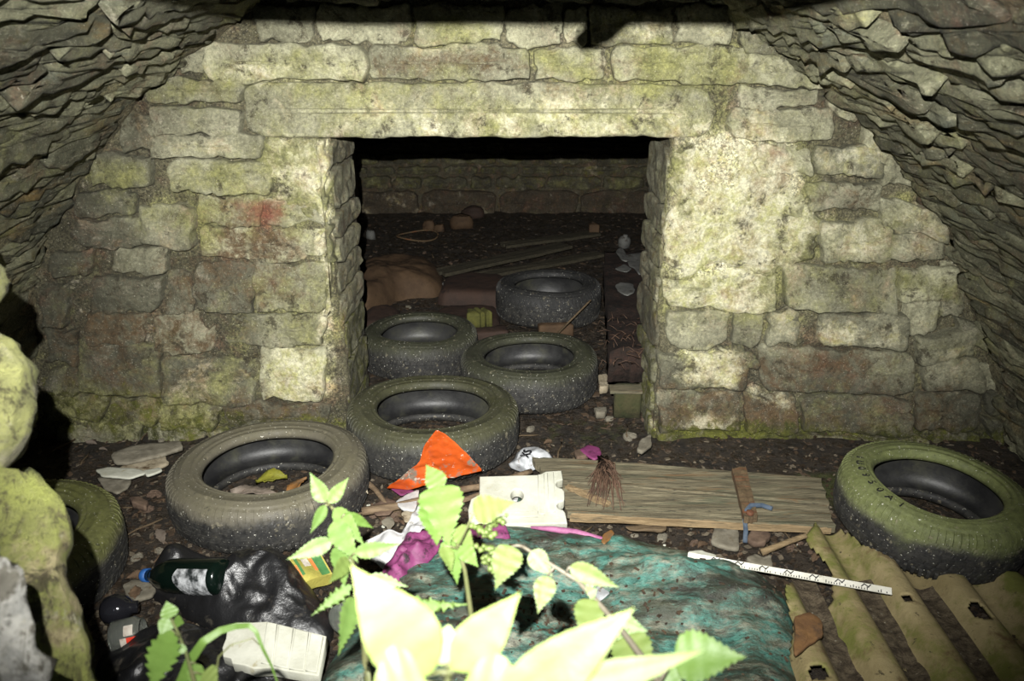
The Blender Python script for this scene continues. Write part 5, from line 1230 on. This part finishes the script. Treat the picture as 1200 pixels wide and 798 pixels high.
pb = plant('nettle with broad heart-shaped leaves before the white packing block', (-.02, .62, 0), [(560, 790, .7), (552, 720, .8), (545, 670, .86), (534, 630, .9), (522, 590, .93), (518, 574, .94)], [
 ((517, 573, .94), (499, 544, .96), 27, dict(mat='leaf_fresh')), ((514, 570, .93), (527, 645, .88), 56, dict(mat='leaf_fresh', shape=.5)),
 ((508, 590, .92), (512, 640, .88), 44, dict(mat='leaf_fresh', roll=.3)), ((530, 632, .9), (536, 686, .86), 34, dict(mat='leaf_fresh', shape=.5)), ((540, 640, .88), (561, 665, .86), 22, dict(mat='leaf_fresh')),
 ((534, 620, .9), (556, 640, .88), 26, dict(mat='leaf_lime')), ((555, 600, .86), (604, 588, .84), 36, dict(mat='leaf_lime', shape=.55)), ((520, 640, .88), (530, 670, .86), 20, dict(mat='leaf_lime', roll=.5))], .0026)
fl_ = MB(); rr = random.Random(6)
for a, b in (((548, 640, .88), (592, 650, .86)), ((560, 628, .88), (590, 606, .86)), ((552, 618, .88), (578, 628, .87)), ((566, 650, .87), (584, 668, .86))):
    p, q = UP(*a)-np.array(pb.location), UP(*b)-np.array(pb.location); fl_.tube([p, (p+q)/2, q], [.0011, .001, .0007], 5)
    for t in np.linspace(.15, 1, 16):
        c = mid(p, q, t)+np.array([rr.uniform(-1, 1), rr.uniform(-1, 1), rr.uniform(-1, 1)])*.004; s = rr.uniform(.0016, .003)
        fl_.box(c, (s, s, s), np.array(Matrix.Rotation(rr.uniform(0, 3), 3, (1, .4, .8))))
o = fl_.build('catkins', M['leaf_lime'], pb); o['label'] = 'pale hanging flower strings'; o['kind'] = 'stuff'
pc = plant('drooping nettle on a grey arching stem in front of the teal mattress', (.13, .5, 0), [(790, 830, .62), (756, 775, .70), (726, 735, .76), (700, 705, .80), (676, 680, .83), (650, 664, .84), (612, 640, .86)], [
 ((600, 640, .86), (580, 692, .83), 38, dict(mat='leaf_lime', shape=.55)), ((622, 646, .85), (648, 676, .84), 26, dict(mat='leaf_lime')), ((642, 675, .84), (630, 720, .82), 28, dict(mat='leaf_lime')),
 ((668, 664, .83), (727, 689, .82), 26, dict(mat='leaf_lime', roll=-.2)), ((692, 702, .80), (686, 760, .76), 38, dict(mat='leaf_lime', shape=.55)), ((688, 696, .80), (700, 690, .80), 18, dict()),
 ((716, 728, .77), (760, 740, .76), 30, dict()), ((734, 745, .75), (764, 815, .70), 52, dict(mat='leaf_lime', shape=.5)), ((728, 738, .76), (742, 758, .75), 20, dict()),
 ((790, 770, .66), (876, 770, .64), 64, dict(mat='leaf_fresh', shape=.55, roll=.3)), ((770, 780, .68), (800, 830, .66), 50, dict(mat='leaf_fresh'))], .0030, 'stem_dry')
pd = plant('nearest nettle with large flash-bright leaves spread wide below the lens', (-.02, .16, .35), [(500, 900, .40), (520, 830, .44), (528, 780, .46)], [
 ((505, 790, .46), (411, 662, .44), 86, dict(mat='leaf_flashlit', serr=.03, bend=.03, shape=.72, roll=.1)), ((530, 785, .45), (610, 694, .44), 56, dict(mat='leaf_flashlit', serr=.03, shape=.75, roll=-.15, bend=.02)), ((520, 780, .46), (526, 732, .47), 54, dict(mat='leaf_flashlit', serr=.03, shape=.7)),
 ((570, 850, .42), (744, 712, .42), 70, dict(mat='leaf_flashlit', serr=.03, shape=.8, roll=-.1)), ((600, 830, .42), (826, 762, .42), 50, dict(mat='leaf_flashlit', serr=.03, shape=.62)), ((500, 800, .44), (424, 838, .42), 110, dict(mat='leaf_flashlit', serr=.03, shape=.6)), ((540, 812, .44), (640, 850, .42), 110, dict(mat='leaf_flashlit', serr=.03, shape=.6))], .0030)
pe = plant('small plant with round leaves before the flattened black bag', (-.42, .55, 0), [(236, 860, .66), (228, 800, .72), (218, 765, .76), (208, 740, .79), (200, 725, .8)], [
 ((200, 724, .8), (195, 704, .8), 20, dict(mat='leaf_fresh', serr=.04)), ((198, 724, .8), (188, 748, .79), 19, dict(mat='leaf_fresh', serr=.04)), ((204, 728, .8), (216, 730, .79), 15, dict(mat='leaf_fresh', serr=.05)),
 ((200, 738, .77), (176, 812, .70), 40, dict(mat='leaf_fresh', serr=.35, shape=.8, teeth=8)), ((218, 764, .76), (202, 753, .76), 10, dict(mat='leaf_fresh')), ((236, 790, .74), (256, 812, .72), 36, dict(mat='leaf_lime', shape=.5)), ((230, 778, .75), (226, 812, .72), 20, dict(mat='leaf'))], .0020, name='seedling')
gr = empty('grass_blade', (-.36, .6, 0), 'long arching grass blade bending over the ribbed polystyrene', 'grass')
def blade(pts, w0, w1, mat):
    pts = [UP(*q)-np.array(gr.location) for q in pts]; V = []; m = len(pts); fine = []
    for k in range(m-1):
        for t in np.linspace(0, 1, 5, endpoint=False): fine.append(mid(pts[k], pts[k+1], t))
    fine.append(pts[-1]); M_ = len(fine)
    for k, p in enumerate(fine):
        t = fine[min(k+1, M_-1)]-fine[max(k-1, 0)]; t /= np.linalg.norm(t); s = np.cross(t, O-np.array(gr.location)-p); s /= np.linalg.norm(s); n_ = np.cross(s, t); w = w0+(w1-w0)*k/M_
        V += [p-s*w/2+n_*w*.12, p, p+s*w/2+n_*w*.12]
    return mesh_obj('blade', V, grid_faces(3, M_), mat, gr)
blade([(200, 880, .66), (212, 802, .74), (222, 775, .77), (238, 752, .8), (258, 739, .81), (276, 734, .82), (292, 733, .83), (300, 740, .83), (308, 760, .82), (318, 780, .80), (326, 802, .78)], .011, .0012, M['leaf_fresh'])
blade([(252, 800, .74), (256, 770, .78), (270, 756, .80), (296, 748, .81), (304, 756, .82)], .002, .001, M['stem'])
